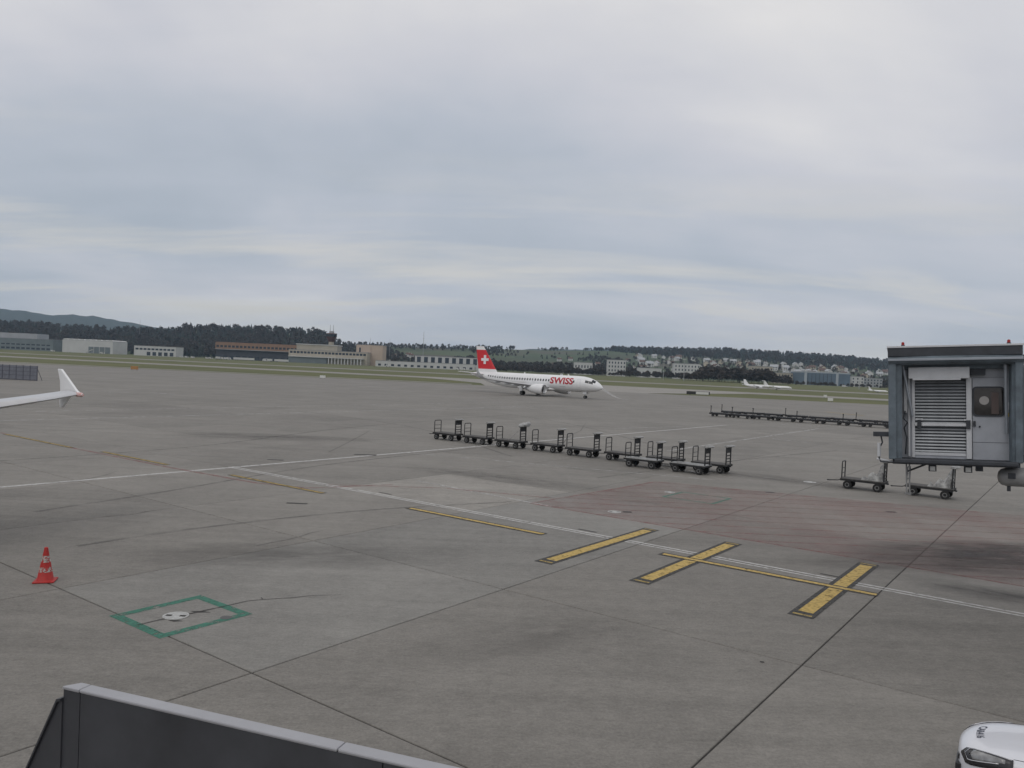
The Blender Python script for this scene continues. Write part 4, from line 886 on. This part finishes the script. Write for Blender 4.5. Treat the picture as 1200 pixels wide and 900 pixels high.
e[0].position = .0; e[0].color = (.055, .065, .03, 1); e[1].position = 1; e[1].color = (.045, .075, .027, 1)
q = e.new(.35); q.color = (.04, .062, .026, 1); q = e.new(.6); q.color = (.065, .09, .034, 1); q = e.new(.8); q.color = (.075, .065, .045, 1)
l_.new(rp.outputs[0], bs.inputs['Base Color'])
pxs = np.linspace(-420, 1620, 205); ds_ = list(np.linspace(1290, 3300, 48)) + [3800, 4600]
vs = [tpos(px, d) for d in ds_ for px in pxs]; m_ = len(pxs)
tb = MB(); tb.add(vs, [(i * m_ + j, i * m_ + j + 1, (i + 1) * m_ + j + 1, (i + 1) * m_ + j) for i in range(len(ds_) - 1) for j in range(m_ - 1)])
tag(tb.build('hills', M_HILL, smooth=True, fix=False), kind='structure')
# far blue ridge
FR = [(-420, 48), (-150, 50), (0, 43.5), (30, 41), (60, 38.5), (80, 40), (110, 39), (135, 36), (165, 31), (220, 26), (300, 21), (420, 18), (560, 20), (700, 26), (760, 30), (900, 20), (1620, 18)]
M_RIDGE = mat('wooded_ridge', (.030, .042, .030), .95, 0, .35, .02, world=True)
vs = []; pr_ = np.linspace(-420, 1620, 260)
for k, (d, f_) in enumerate(((4700, 0), (5300, .55), (5900, 1.0), (6900, .7))):
    for px in pr_:
        z = (H + lerp_tab(px, FR) / F * 5900) * f_ + (random.uniform(-5, 5) if f_ > .9 else 0); vs.append((far(px, d), d, z - 1))
rb = MB(); m_ = len(pr_); rb.add(vs, [(i * m_ + j, i * m_ + j + 1, (i + 1) * m_ + j + 1, (i + 1) * m_ + j) for i in range(3) for j in range(m_ - 1)])
tag(rb.build('far_ridge', M_RIDGE, fix=False), kind='structure')

# ------------------------------------------------------------------ woods (masses of trees)
def conifer_tmpl(seed):
    r_ = np.random.default_rng(seed); v, f = [], []; n = 6
    for (z0, z1, rad) in ((.10, .55, .24), (.32, .78, .18), (.58, 1.0, .11)):
        k = len(v); ph = r_.uniform(0, 6)
        for i in range(n): a = ph + 2 * math.pi * i / n; q = rad * r_.uniform(.7, 1.25); v.append((q * math.cos(a), q * math.sin(a), z0 + r_.uniform(-.04, .04)))
        v.append((r_.uniform(-.02, .02), r_.uniform(-.02, .02), z1)); f += [(k + i, k + (i + 1) % n, k + n) for i in range(n)]
    return np.array(v), np.array(f)
def broad_tmpl(seed, n=90, solid=True):
    r_ = np.random.default_rng(seed); v, f = [], []
    for _ in range(n):
        a, b_ = r_.uniform(0, 6.283), r_.uniform(-.6, 1.57); rad = r_.uniform(.45, 1) ** .5
        c = np.array([.30 * rad * math.cos(a) * math.cos(b_), .30 * rad * math.sin(a) * math.cos(b_), .58 + .40 * rad * math.sin(b_)])
        k = len(v); sz = .085
        for _ in range(3): v.append(c + r_.normal(0, sz, 3))
        f.append((k, k + 1, k + 2))
    k = len(v); v += [(-.012, 0, 0), (.012, 0, 0), (0, 0, .7)]; f.append((k, k + 1, k + 2))
    return np.array([tuple(x) for x in v]), np.array(f)
CT = [conifer_tmpl(s) for s in range(6)]; BT = [broad_tmpl(s + 20) for s in range(5)]; TT = [broad_tmpl(s + 60, 150) for s in range(4)]
def forest(name, label, pts, m, tmpls, kind_cat='trees', aspect=1.0):
    V, Fc = [], []; off = 0
    for (p, h_) in pts:
        tv, tf = tmpls[rng.integers(len(tmpls))]; a = rng.uniform(0, 6.28); c, s = math.cos(a), math.sin(a)
        w = h_ * rng.uniform(.85, 1.2) * aspect; x = (tv[:, 0] * c - tv[:, 1] * s) * w + p[0]; y = (tv[:, 0] * s + tv[:, 1] * c) * w + p[1]; z = tv[:, 2] * h_ + p[2] - .5
        V.append(np.stack([x, y, z], 1)); Fc.append(tf + off); off += len(tv)
    V = np.concatenate(V).astype(np.float32); Fc = np.concatenate(Fc).astype(np.int32)
    me = bpy.data.meshes.new(name); me.vertices.add(len(V)); me.vertices.foreach_set('co', V.ravel())
    me.loops.add(Fc.size); me.loops.foreach_set('vertex_index', Fc.ravel()); me.polygons.add(len(Fc))
    me.polygons.foreach_set('loop_start', np.arange(0, Fc.size, 3, dtype=np.int32)); me.update(calc_edges=True); me.validate(); me.materials.append(m)
    o = link(bpy.data.objects.new(name, me)); tag(o, label, kind_cat, None, 'stuff'); return o
M_CON = mat('conifer_needles', (.020, .029, .021), .9, 0, .55, .06, world=True); M_BARE = mat('bare_twigs', (.066, .054, .046), .9, 0, .45, .05, world=True); M_TRUNK = mat('bark', (.07, .055, .045), .9)
M_CON2 = mat('dark_conifer', (.026, .040, .026), .9, 0, .5, .08)
lc, lb, rc_, rb_, mc, mbp = [], [], [], [], [], []
for _ in range(5200):
    px = rng.uniform(-330, 388); d = 1490 + 640 * rng.uniform() ** 1.1; p = tpos(px, d); h_ = rng.uniform(15, 24)
    if d < 1560: h_ *= .9
    (lc if rng.uniform() < .62 else lb).append((p, h_ if rng.uniform() > .04 else h_ * 1.2))
for _ in range(3000):
    px = rng.uniform(380, 745); dr, _z = ridge(px); ds = lerp_tab(px, DS); s = rng.uniform(); d = ds + (dr - ds) * s
    nz = math.sin(px * .045 + 1.3) + math.sin(d * .006 + px * .02)
    if px < 560: ok = (s > .82) or nz > .5 or (s < .28 and nz > -.4)
    else: ok = (s > .985 and math.sin(px * .3) > -.3) or nz > 1.25 or (s < .16) or (abs(s - .55) < .012) or (abs(s - .75) < .01)
    if ok: (mc if rng.uniform() < .35 else mbp).append((tpos(px, d), rng.uniform(8, 15)))
for _ in range(900):
    px = rng.uniform(560, 760); dr, _z = ridge(px); s = random.choice([.995, 1.0, .16, .08, .05]); ds = lerp_tab(px, DS)
    if math.sin(px * .11) + math.sin(px * .37) > (.2 if s > .9 else -1.2): (mc if rng.uniform() < .4 else mbp).append((tpos(px, ds + (dr - ds) * s), rng.uniform(7, 15)))
for _ in range(4300):
    px = rng.uniform(715, 1480); dr, _z = ridge(px); ds = lerp_tab(px, DS); lo = lerp_tab(px, [(715, .97), (745, .80), (800, .66), (900, .60), (1040, .52)])
    s = lo + (1.04 - lo) * rng.uniform() ** .8; (rc_ if rng.uniform() < .66 else rb_).append((tpos(px, ds + (dr - ds) * s), rng.uniform(14, 21)))
for _ in range(1100):                                            # trees among the houses
    px = rng.uniform(735, 1480); dr, _z = ridge(px); ds = lerp_tab(px, DS); s = rng.uniform(.02, .62); (rc_ if rng.uniform() < .3 else rb_).append((tpos(px, ds + (dr - ds) * s), rng.uniform(7, 13)))
forest('conifer_wood', 'dark conifer wood on the rise behind the old terminal', lc, M_CON, CT); forest('bare_wood', 'brown leafless trees mixed through the wood behind the old terminal', lb, M_BARE, BT)
forest('conifer_wood', 'scattered dark conifers and copses on the green middle hill', mc, M_CON, CT); forest('bare_wood', 'leafless copses and hedges on the green middle hill', mbp, M_BARE, BT)
forest('conifer_wood', 'dark conifer forest along the ridge above the hillside village', rc_, M_CON, CT); forest('bare_wood', 'leafless trees on the ridge and between the village houses', rb_, M_BARE, BT)
bw = [(Vector((far(px, d), d, -.1)), rng.uniform(12, 19) * (1 if 822 < px < 905 else .6)) for px, d in ((rng.uniform(800, 925), rng.uniform(950, 1080)) for _ in range(150))]
bw += [(Vector((far(px, d), d, -.1)), rng.uniform(6, 11)) for px, d in ((rng.uniform(575, 800), rng.uniform(1150, 1280)) for _ in range(170))]
bw += [(Vector((far(px, d), d, -.1)), rng.uniform(8, 14)) for px, d in ((rng.uniform(925, 1300), rng.uniform(1330, 1500)) for _ in range(200))]
bw += [(Vector((far(px, d), d, -.1)), rng.uniform(3, 6)) for px, d in ((rng.uniform(915, 1300), rng.uniform(1000, 1240)) for _ in range(160))]
forest('bare_wood', 'belt of brown leafless trees and scrub beyond the runway', bw, M_BARE, TT, aspect=1.25)
# single trees that stand out
def tree(px, d, h_, con, label, group):
    p = tpos(px, d); t = empty('conifer_tree' if con else 'bare_tree', (p.x, p.y, p.z - .3)); b = MB(); b.cyl((0, 0, 0), (0, 0, h_ * .5), h_ * .018, h_ * .01, 6); b.build('trunk', M_TRUNK, t)
    tv, tf = (CT if con else TT)[rng.integers(4)]; me = bpy.data.meshes.new('crown'); me.from_pydata([tuple(q * h_ * (1.15 if i_ < 2 else 1) for i_, q in enumerate(v)) for v in tv], [], [tuple(int(i) for i in f) for f in tf]); me.materials.append(M_CON2 if con else M_BARE)
    link(bpy.data.objects.new('crown', me), t); tag(t, label, 'tree', group)
for px, d, h_ in ((680, 1600, 16), (663, 3000, 14), (724, 2990, 16), (553, 2850, 12), (577, 2850, 13), (597, 2900, 15), (692, 2990, 13), (712, 2995, 14)):
    tree(px, d, h_, px in (680, 577, 692), 'dark conifer standing alone on the green hill' if px in (680, 577, 692) else 'leafless round tree on the crest of the green hill', 'single conifers on the green hill' if px in (680, 577, 692) else 'crest trees on the green hill')
for px, d, h_ in ((400, 1400, 20), (407, 1420, 17), (447, 1350, 13), (462, 1360, 12), (470, 1370, 14), (580, 1200, 11), (601, 1210, 12), (618, 1190, 10)):
    tree(px, d, h_, px in (447, 470), 'dark evergreen tree near the beige block' if px in (447, 470) else 'leafless tree in the strip behind the airfield buildings', 'evergreens near the beige block' if px in (447, 470) else 'leafless trees behind the airfield buildings')

# ------------------------------------------------------------------ buildings
def block(name, label, cat, px0, px1, ytop, D, depth, wallm, zbase=-.1, roofm=None, roof_h=.6, group=None, rz=0.0):
    x0, x1 = far(px0, D), far(px1, D); h_ = zat((px0 + px1) / 2, ytop, D) - zbase; w = x1 - x0
    t = empty(name, ((x0 + x1) / 2, D, zbase), rz); tag(t, label, cat, group)
    MB().box(-w / 2, w / 2, 0, depth, 0, h_ - roof_h).build('wall', wallm, t); MB().box(-w / 2 - .3, w / 2 + .3, -.3, depth + .3, h_ - roof_h, h_).build('roof', roofm or M_RF, t)
    return t, w, h_
def windows(t, xs, z0, z1, ww, m, y=-.08, frame=None):
    me = MB().box(-ww / 2, ww / 2, -.04, .06, z0, z1).mesh('window', m)
    fm = MB().box(-ww / 2 - .2, ww / 2 + .2, -.02, .05, z0 - .2, z1 + .2).mesh('frame', frame) if frame else None
    for x in xs:
        o = link(bpy.data.objects.new('window', me), t); o.location = (x, y, 0)
        if fm: k = link(bpy.data.objects.new('frame', fm), o)
M_RF = mat('roof_grey', (.26, .26, .27), .8); M_BW = mat('wall_white', (.55, .55, .54), .8, 0, .12, .1); M_BG = mat('wall_grey', (.34, .35, .36), .8, 0, .15, .1); M_BC = mat('wall_cream', (.42, .38, .31), .8, 0, .12, .1)
M_BB = mat('wall_beige', (.50, .40, .32), .8, 0, .1, .1); M_BR = mat('brown_cladding', (.27, .165, .11), .75, 0, .2, .1); M_WIN = mat('far_window', (.03, .04, .055), .2); M_BD = mat('wall_dark', (.055, .06, .075), .7, 0, .3, .1); M_BBL = mat('hangar_blue', (.115, .16, .21), .6, 0, .2, .05)
M_GG = mat('grey_green_wall', (.17, .20, .21), .8, 0, .2, .1)
t, w, h_ = block('hangar', 'low grey green hall against the wood at the field edge', 'hangar', -120, 62, 394, 1350, 60, M_GG)
windows(t, np.linspace(-w / 2 + 8, w / 2 - 8, 30), 2, 5, 6, M_WIN); windows(t, np.linspace(-w / 2 + 8, w / 2 - 8, 30), 9, 11, 6, M_WIN)
MB().box(-w / 2, w / 2 - 40, 20, 55, h_, h_ + 9).build('upper_hall', M_BG, t)
t, w, h_ = block('hangar', 'pale grey hangar with a row of arched roof bays beside the wood', 'hangar', 73, 132, 399, 1320, 50, M_BW, roof_h=.3)
nb = 9; bwid = w / nb
for k in range(nb):
    b = MB(); b.prism([(-bwid * .46 * math.cos(a), 2.2 * math.sin(a)) for a in np.linspace(0, math.pi, 8)], .3, 50, lambda p: Vector((-w / 2 + (k + .5) * bwid + p.x, p.z, h_ + p.y - .05))); b.build('roof_arch', M_BW, t)
for k in range(4): MB().box(w * (.02 + .11 * k), w * (.02 + .11 * k) + w * .1, -.15, -.02, 0, h_ * .52).build('hangar_door', M_GG, t)
t, w, h_ = block('depot_building', 'small white two storey building with dark window band', 'building', 157, 206, 405.5, 1300, 30, M_BW)
windows(t, np.linspace(-w / 2 + 5, w / 2 - 5, 10), 9.5, 12.5, 5, M_WIN); windows(t, np.linspace(-w * .15, w * .4, 5), .5, 6.5, 6, M_WIN)
t, w, h_ = block('old_terminal', 'long flat terminal with brown clad upper floor over a dark ground floor', 'building', 253, 372, 403, 1250, 60, M_BD, roof_h=.5, roofm=M_BR)
MB().box(-w / 2 - .8, w / 2 + .8, -1.5, 40, h_ * .60, h_ - .52).build('upper_floor', M_BR, t); windows(t, np.linspace(-w / 2 + 3, w / 2 - 3, 26), h_ * .70, h_ * .82, 4.2, M_WIN, -1.55)
MB().box(-w / 2 - 1, w / 2 + 1, -3.5, -1.52, h_ * .57, h_ * .60).build('canopy', M_BG, t); windows(t, np.linspace(-w / 2 + 5, w / 2 - 5, 16), 1, 6, 7, M_WIN)
t, w, h_ = block('terminal_wing', 'cream stepped terminal block with a white canopy on columns', 'building', 338, 430, 411, 1200, 50, M_BC)
windows(t, np.linspace(-w / 2 + 4, w / 2 - 4, 22), h_ * .72, h_ * .88, 4, M_WIN); MB().box(-w * .42, w * .1, 8, 40, h_, h_ + 8).build('upper_storey', M_BC, t); MB().box(-w * .43, w * .11, 7, 41, h_ + 8, h_ + 9.2).build('upper_roof', M_BW, t)
MB().box(-w / 2 + 2, w * .46, -9, -.1, 9.0, 10.2).build('canopy', M_BW, t)
for k in range(11): x = w * .02 + k * 4.9; MB().box(x, x + 1.5, -8.5, -7.3, 0, 9.0).build('column', M_BW, t)
MB().box(-w / 2 + 2, w * .0, -7, -.1, 0, 9.0).build('ground_floor', M_GG, t)
t, w, h_ = block('beige_block', 'tall plain beige windowless block beside the control tower', 'building', 417, 448, 404, 1230, 35, M_BB)
MB().box(-w * .25, w * .05, -.9, -.02, 0, h_ - 1).build('pilaster', M_BB, t); windows(t, [-w * .36], h_ * .2, h_ * .85, 2.5, M_WIN)
# control tower
Dt = 1290; xt = far(387.5, Dt); ct = empty('control_tower', (xt, Dt, -.1)); tag(ct, 'control tower with flared dark red cab and two antennas above the old terminal', 'tower')
zt_ = zat(387.5, 390.5, Dt); zb_ = zat(387.5, 400.5, Dt); ng = 10
def rgp(r_, z): return [(r_ * math.cos(2 * math.pi * k / ng), r_ * math.sin(2 * math.pi * k / ng), z) for k in range(ng)]
M_TWR = mat('tower_dark_red', (.085, .04, .04), .6)
MB().loft([rgp(4.6, 0), rgp(4.4, zb_)]).build('shaft', M_BC, ct); MB().loft([rgp(4.8, zb_), rgp(8.8, zb_ + (zt_ - zb_) * .6)]).build('cab_base', M_TWR, ct); MB().loft([rgp(8.6, zb_ + (zt_ - zb_) * .61), rgp(8.9, zb_ + (zt_ - zb_) * .9)]).build('cab_glass', M_WIN, ct)
MB().loft([rgp(9.2, zb_ + (zt_ - zb_) * .905), rgp(8.6, zt_)]).build('cab_roof', M_TWR, ct); MB().loft([rgp(4.2, zt_ + .01), rgp(4.0, zt_ + 3)]).build('roof_room', M_BG, ct); MB().loft([rgp(4.3, zt_ + 3.01), rgp(4.3, zt_ + 3.4)]).build('roof_room_top', M_BW, ct)
for s in (-1, 1): MB().cyl((s * 2.6, 0, zt_ + 3.4), (s * 2.6, 0, zt_ + 14), .35, .2, 5).build('antenna', M_BFP, ct)
t, w, h_ = block('office_building', 'white office building with a row of large square dark windows', 'building', 486, 562, 418, 1180, 30, M_BW)
windows(t, np.linspace(-w / 2 + 6, w / 2 - 7, 9), h_ * .42, h_ * .90, 5.6, M_WIN, -.1, M_BG); windows(t, np.linspace(w * .05, w * .4, 4), .5, 4.5, 7, M_WIN)
t, w, h_ = block('low_annex', 'long low white annex in front of the office building', 'building', 440, 556, 424.5, 1140, 20, M_BW); windows(t, np.linspace(-w / 2 + 6, w / 2 - 5, 15), 1.2, 4.2, 4.2, M_WIN)
M_GLB = mat('hangar_pale_frame', (.36, .39, .42), .6)
t, w, h_ = block('blue_hangar', 'large blue grey glazed hangar with pale frame beyond the runway', 'hangar', 942, 996, 436, 1250, 60, M_BBL, roofm=M_GLB, roof_h=2.2)
for f_ in (-.495, .19): MB().box(w * f_, w * f_ + 4, -.8, -.02, 0, h_ - 2.3).build('pier', M_GLB, t)
for k in range(7): x = -w * .42 + k * w * .085; MB().box(x, x + .5, -.3, -.02, 0, h_ - 3).build('door_rib', M_BD, t)
def apart(px0, px1, ytop, D, m, label, rows=3):
    t, w, h_ = block('apartment_block', label, 'building', px0, px1, ytop, D, 18, m)
    n = max(3, int(w / 5))
    for k in range(rows): windows(t, np.linspace(-w / 2 + 2.5, w / 2 - 2.5, n), h_ * (k + .25) / (rows + .3), h_ * (k + .75) / (rows + .3), 2.0, M_WIN)
apart(908, 940, 437, 1300, M_BC, 'long cream apartment block left of the blue hangar'.replace(' left of', ' next to')); apart(998, 1012, 441, 1290, M_BW, 'short white block at the end of the blue hangar')
apart(712, 733, 421.5, 1320, M_BW, 'white flat roofed block at the foot of the green hill', 4); apart(790, 820, 426, 1340, M_BW, 'wide white block before the hillside village', 4)
apart(748, 775, 431, 1300, M_BW, 'low white industrial hall behind the light masts', 1); apart(673, 694, 424.5, 1330, M_BW, 'pale flat hall beside the single conifer', 2); apart(880, 905, 429, 1420, M_BC, 'cream apartment block above the brown wood', 4); apart(1012, 1034, 443, 1300, M_BG, 'grey block close to the jet bridge skyline', 3)
# village houses
def house(wallm, roofm):
    t = empty('house'); b = MB(); b.box(-5.5, 5.5, -4.5, 4.5, -3, 5.5); b.add([(-5.5, -4.5, 5.5), (-5.5, 4.5, 5.5), (-5.5, 0, 8.9), (5.5, -4.5, 5.5), (5.5, 4.5, 5.5), (5.5, 0, 8.9)], [(0, 1, 2), (3, 5, 4)]); b.build('wall', wallm, t, fix=False)
    b = MB()
    for s in (-1, 1): b.add([(-6.1, s * 5.2, 5.0), (6.1, s * 5.2, 5.0), (6.1, 0, 9.0), (-6.1, 0, 9.0), (-6.1, s * 5.2, 5.4), (6.1, s * 5.2, 5.4), (6.1, 0, 9.4), (-6.1, 0, 9.4)], [(0, 1, 2, 3), (4, 5, 6, 7), (0, 1, 5, 4), (1, 2, 6, 5), (2, 3, 7, 6), (3, 0, 4, 7)])
    rf = b.build('roof', roofm, t); MB().box(1.5, 2.4, .8, 1.7, 7.2, 10.2).build('chimney', wallm, rf)
    for x in (-3.4, 0, 3.4):
        for z in (.6, 3.3): MB().box(x - .7, x + .7, -4.6, -4.45, z, z + 1.4).build('window', M_WIN, t)
    return t
M_HR = mat('roof_tile_brown', (.14, .085, .065), .8, 0, .3, .3); M_HG = mat('roof_pale_grey', (.42, .43, .44), .7, 0, .2, .3); M_HW = mat('house_white', (.62, .61, .58), .8); M_HC = mat('house_cream', (.52, .46, .36), .8)
HP = [(house(M_HW, M_HR), 'white house with brown tiled gable roof on the village hillside'), (house(M_HW, M_HG), 'white house with pale grey gable roof on the village hillside'), (house(M_HC, M_HR), 'cream house with brown roof on the village hillside')]
used = [False] * 3; cnt = 0
for k in range(118):
    px = random.uniform(742, 1060) if k < 104 else random.uniform(1060, 1250); hi = lerp_tab(px, [(742, .74), (800, .66), (900, .58), (1040, .50)]); s = random.uniform(.12, hi); dr, _z = ridge(px); ds = lerp_tab(px, DS); p = tpos(px, ds + (dr - ds) * s)
    i = random.choice((0, 1, 1, 2)); o = HP[i][0] if not used[i] else copy_tree(HP[i][0]); used[i] = True; sc = random.uniform(.9, 1.7)
    o.location = (p.x, p.y, p.z + .2); o.rotation_euler = (0, 0, random.choice((0, 1.57)) + random.uniform(-.5, .5)); o.scale = (sc, sc, sc * .92); tag(o, HP[i][1], 'house', 'hillside village houses')
for px, s in ((462, .42), (478, .5), (481, .46), (655, .45), (668, .5), (650, .2), (700, .3), (722, .42), (735, .5)):
    dr, _z = ridge(px); ds = lerp_tab(px, DS); p = tpos(px, ds + (dr - ds) * s); o = copy_tree(HP[0][0]); o.location = (p.x, p.y, p.z + .2); o.rotation_euler = (0, 0, random.uniform(-.4, .4)); o.scale = (1.05, 1.05, 1.0)
    tag(o, 'lone pale farmhouse on the green middle hill', 'house', 'farmhouses on the green hill')

# ------------------------------------------------------------------ masts, signs, far vehicles
def mast(px, ytop, D, label, floods=True):
    zt_ = zat(px, ytop, D); t = empty('light_mast', (far(px, D), D, -.1)); tag(t, label, 'mast'); MB().cyl((0, 0, 0), (0, 0, zt_), .42, .22, 6).build('pole', M_BG, t)
    if floods:
        MB().box(-1.6, 1.6, -.3, .3, zt_ - .2, zt_ + .3).build('crossarm', M_BG, t)
        for k in range(4): MB().box(-1.5 + k * .85, -1.0 + k * .85, -.7, -.32, zt_ - .6, zt_ - .05).build('floodlight', M_LGT, t)
    else:
        for f_ in (.55, .8): MB().box(-.9, .9, -.1, .1, zt_ * f_, zt_ * f_ + .4).build('crossarm', M_BFP, t)
mast(777.5, 423, 900, 'tall slim light mast before the white industrial hall'); mast(801.5, 421, 880, 'tall slim light mast beside the wide white block'); mast(495.3, 388.5, 1190, 'tall thin radio mast behind the white office building', False)
mast(1007, 447, 800, 'slim light mast at the end of the blue hangar'); mast(388 - 225, 374, 1900, 'distant lattice mast rising above the wood', False); mast(1005 - 572, 396, 1500, 'thin mast behind the beige block', False); mast(456, 397, 1700, 'thin aerial on the hill beyond the beige block', False)
M_SGN = mat('sign_black', (.03, .03, .03), .6); M_SGNW = mat('sign_white', (.65, .65, .62), .6); M_ORG = mat('orange_panel', (.36, .19, .07), .6)
def sign(px, y, w, h_, m, label, m2=None):
    p = gnd(px, y, -.06); t = empty('taxiway_sign', (p.x, p.y, -.1), 0); tag(t, label, 'sign')
    MB().box(-w / 2, w / 2, -.15, .15, .35, .35 + h_).build('board', m, t, bevel=.03)
    if m2: MB().box(-w * .1, w * .45, -.17, -.152, .45, .25 + h_).build('legend_panel', m2, t)
    for s in (-.35, .35): MB().box(w * s - .06, w * s + .06, -.06, .06, 0, .36).build('leg', M_BFP, t)
sign(818, 463.5, 7.5, 1.0, M_SGN, 'long low black and pale taxiway sign on the grass by the connector', M_SGNW); sign(973, 471, 1.6, .9, M_SGNW, 'small white marker box on the grass strip edge'); sign(967, 466.5, 1.2, .9, M_SGNW, 'small white marker box farther into the grass beside the other')
sign(157.5, 434, 2.4, 1.1, M_ORG, 'orange panel sign on the grass beyond the wing tip'); sign(378, 444, 1.8, .8, M_SGNW, 'white marker box on the grass before the cream terminal')
def van(Lv=5.2, hv=2.3):
    t = empty('white_van'); prof = [(-Lv / 2, .35), (Lv / 2, .35), (Lv / 2, .95), (Lv / 2 - .5, 1.15), (Lv / 2 - 1.2, hv), (-Lv / 2, hv)]
    b = MB(); b.prism(prof, -.95, .95, xy); b.build('body', M_BW, t, bevel=.06)
    b = MB(); b.prism([(Lv / 2 - .62, 1.22), (Lv / 2 - 1.15, hv - .15), (Lv / 2 - 2.0, hv - .15), (Lv / 2 - 2.0, 1.22)], -.97, .97, xy); b.build('windows', M_ADARK, t)
    for x in (-Lv / 2 + 1, Lv / 2 - 1):
        for y in (-.85, .85): wheel_parts(t, x, y, .36, .24)
    return t
vp = van(); vk = 0; VL = ['beside the white depot building'] * 3 + ['at the near corner of the old terminal'] * 2 + ['before the dark ground floor of the old terminal'] * 2 + ['by the box trailers of the old terminal'] + ['before the low white annex'] * 2 + ['before the arched hangar', 'at the end of the grey green hall', 'before the blue hangar', 'beside the brown leafless wood']
def put(o, px, D, rz, label, grp=None, sc=1.0, cat='van'): o.location = (far(px, D), D, -.1); o.rotation_euler = (0, 0, rz); o.scale = (sc,) * 3; tag(o, label, cat, grp)
for px, D in ((213, 1180), (219, 1190), (226, 1180), (243, 1170), (247, 1175), (262, 1150), (268, 1152), (311, 1120), (545, 1100), (537, 1105), (120, 1250), (62, 1290), (990, 1000), (872, 900)):
    put(vp if vk == 0 else copy_tree(vp), px, D, random.uniform(-.4, .4), 'white van parked ' + VL[vk], 'white vans across the airfield', random.uniform(1.0, 1.5)); vk += 1
def trailer(px0, px1, D, label):
    w = far(px1, D) - far(px0, D); t = empty('white_trailer', ((far(px0, D) + far(px1, D)) / 2, D, -.1)); tag(t, label, 'trailer'); MB().box(-w / 2, w / 2, -1.3, 1.3, 1.0, 4.0).build('box', M_BW, t); MB().box(-w / 2, w / 2, -1.0, 1.0, .7, .99).build('chassis', M_BLACKST, t)
    for f_ in (-.4, -.3, .35, .42):
        for y in (-1.0, 1.0): wheel_parts(t, w * f_, y, .5, .3)
trailer(253, 258, 1140, 'short white box trailer beside the old terminal'); trailer(274, 298, 1130, 'long white row container before the old terminal'); trailer(309, 319, 1125, 'white box trailer under the brown terminal floor'); trailer(322, 338, 1120, 'low white trailer next to the cream terminal')
# boarding stairs by the arched hangar
st = empty('boarding_stairs', (far(104, 1240), 1240, -.1)); tag(st, 'white mobile boarding stairs before the arched hangar', 'stairs')
b = MB(); b.prism([(-5, .8), (5, 6.5), (6.5, 6.5), (6.5, 5.6), (5, 5.6), (-4, .8)], -1.2, 1.2, xy); b.build('flight', M_BW, st); MB().box(-4, 6, -1, 1, .5, .8).build('chassis', M_BW, st); MB().box(5.2, 5.5, -1, 1, .8, 5.6).build('support', M_BG, st)
for x in (-3, 5):
    for y in (-.9, .9): wheel_parts(st, x, y, .45, .3)
# bucket lift near the annex
lf_ = empty('lift_truck', (far(455, 1090), 1090, -.1)); tag(lf_, 'white lift truck with folded arm before the low annex', 'truck')
MB().box(-3.5, 3.5, -1.1, 1.1, .8, 2.2).build('body', M_BW, lf_, bevel=.1); b = MB(); b.tube([(-2, 0, 2.2), (-3, 0, 7.5), (1.5, 0, 10)], [.5, .45, .35], 6); b.build('arm', M_BW, lf_); MB().box(1.0, 3.0, -.8, .8, 9.0, 10.2).build('bucket', M_BW, lf_)
for x in (-2.3, 2.3):
    for y in (-1, 1): wheel_parts(lf_, x, y, .5, .3)

# ------------------------------------------------------------------ haze
hz = MB().box(-8000, 8000, -300, 9000, -3, 420).build('haze', None); tag(hz, 'thin pale haze over the whole airfield', None, None, 'stuff')
mh = bpy.data.materials.new('haze_air'); mh.use_nodes = True; n_, l_ = mh.node_tree.nodes, mh.node_tree.links
for q in list(n_): n_.remove(q)
om = n_.new('ShaderNodeOutputMaterial'); pv = n_.new('ShaderNodeVolumePrincipled'); pv.inputs['Color'].default_value = (.58, .79, 1.0, 1); pv.inputs['Density'].default_value = .000068; pv.inputs['Anisotropy'].default_value = 0.0
l_.new(pv.outputs[0], om.inputs['Volume']); hz.data.materials.append(mh)
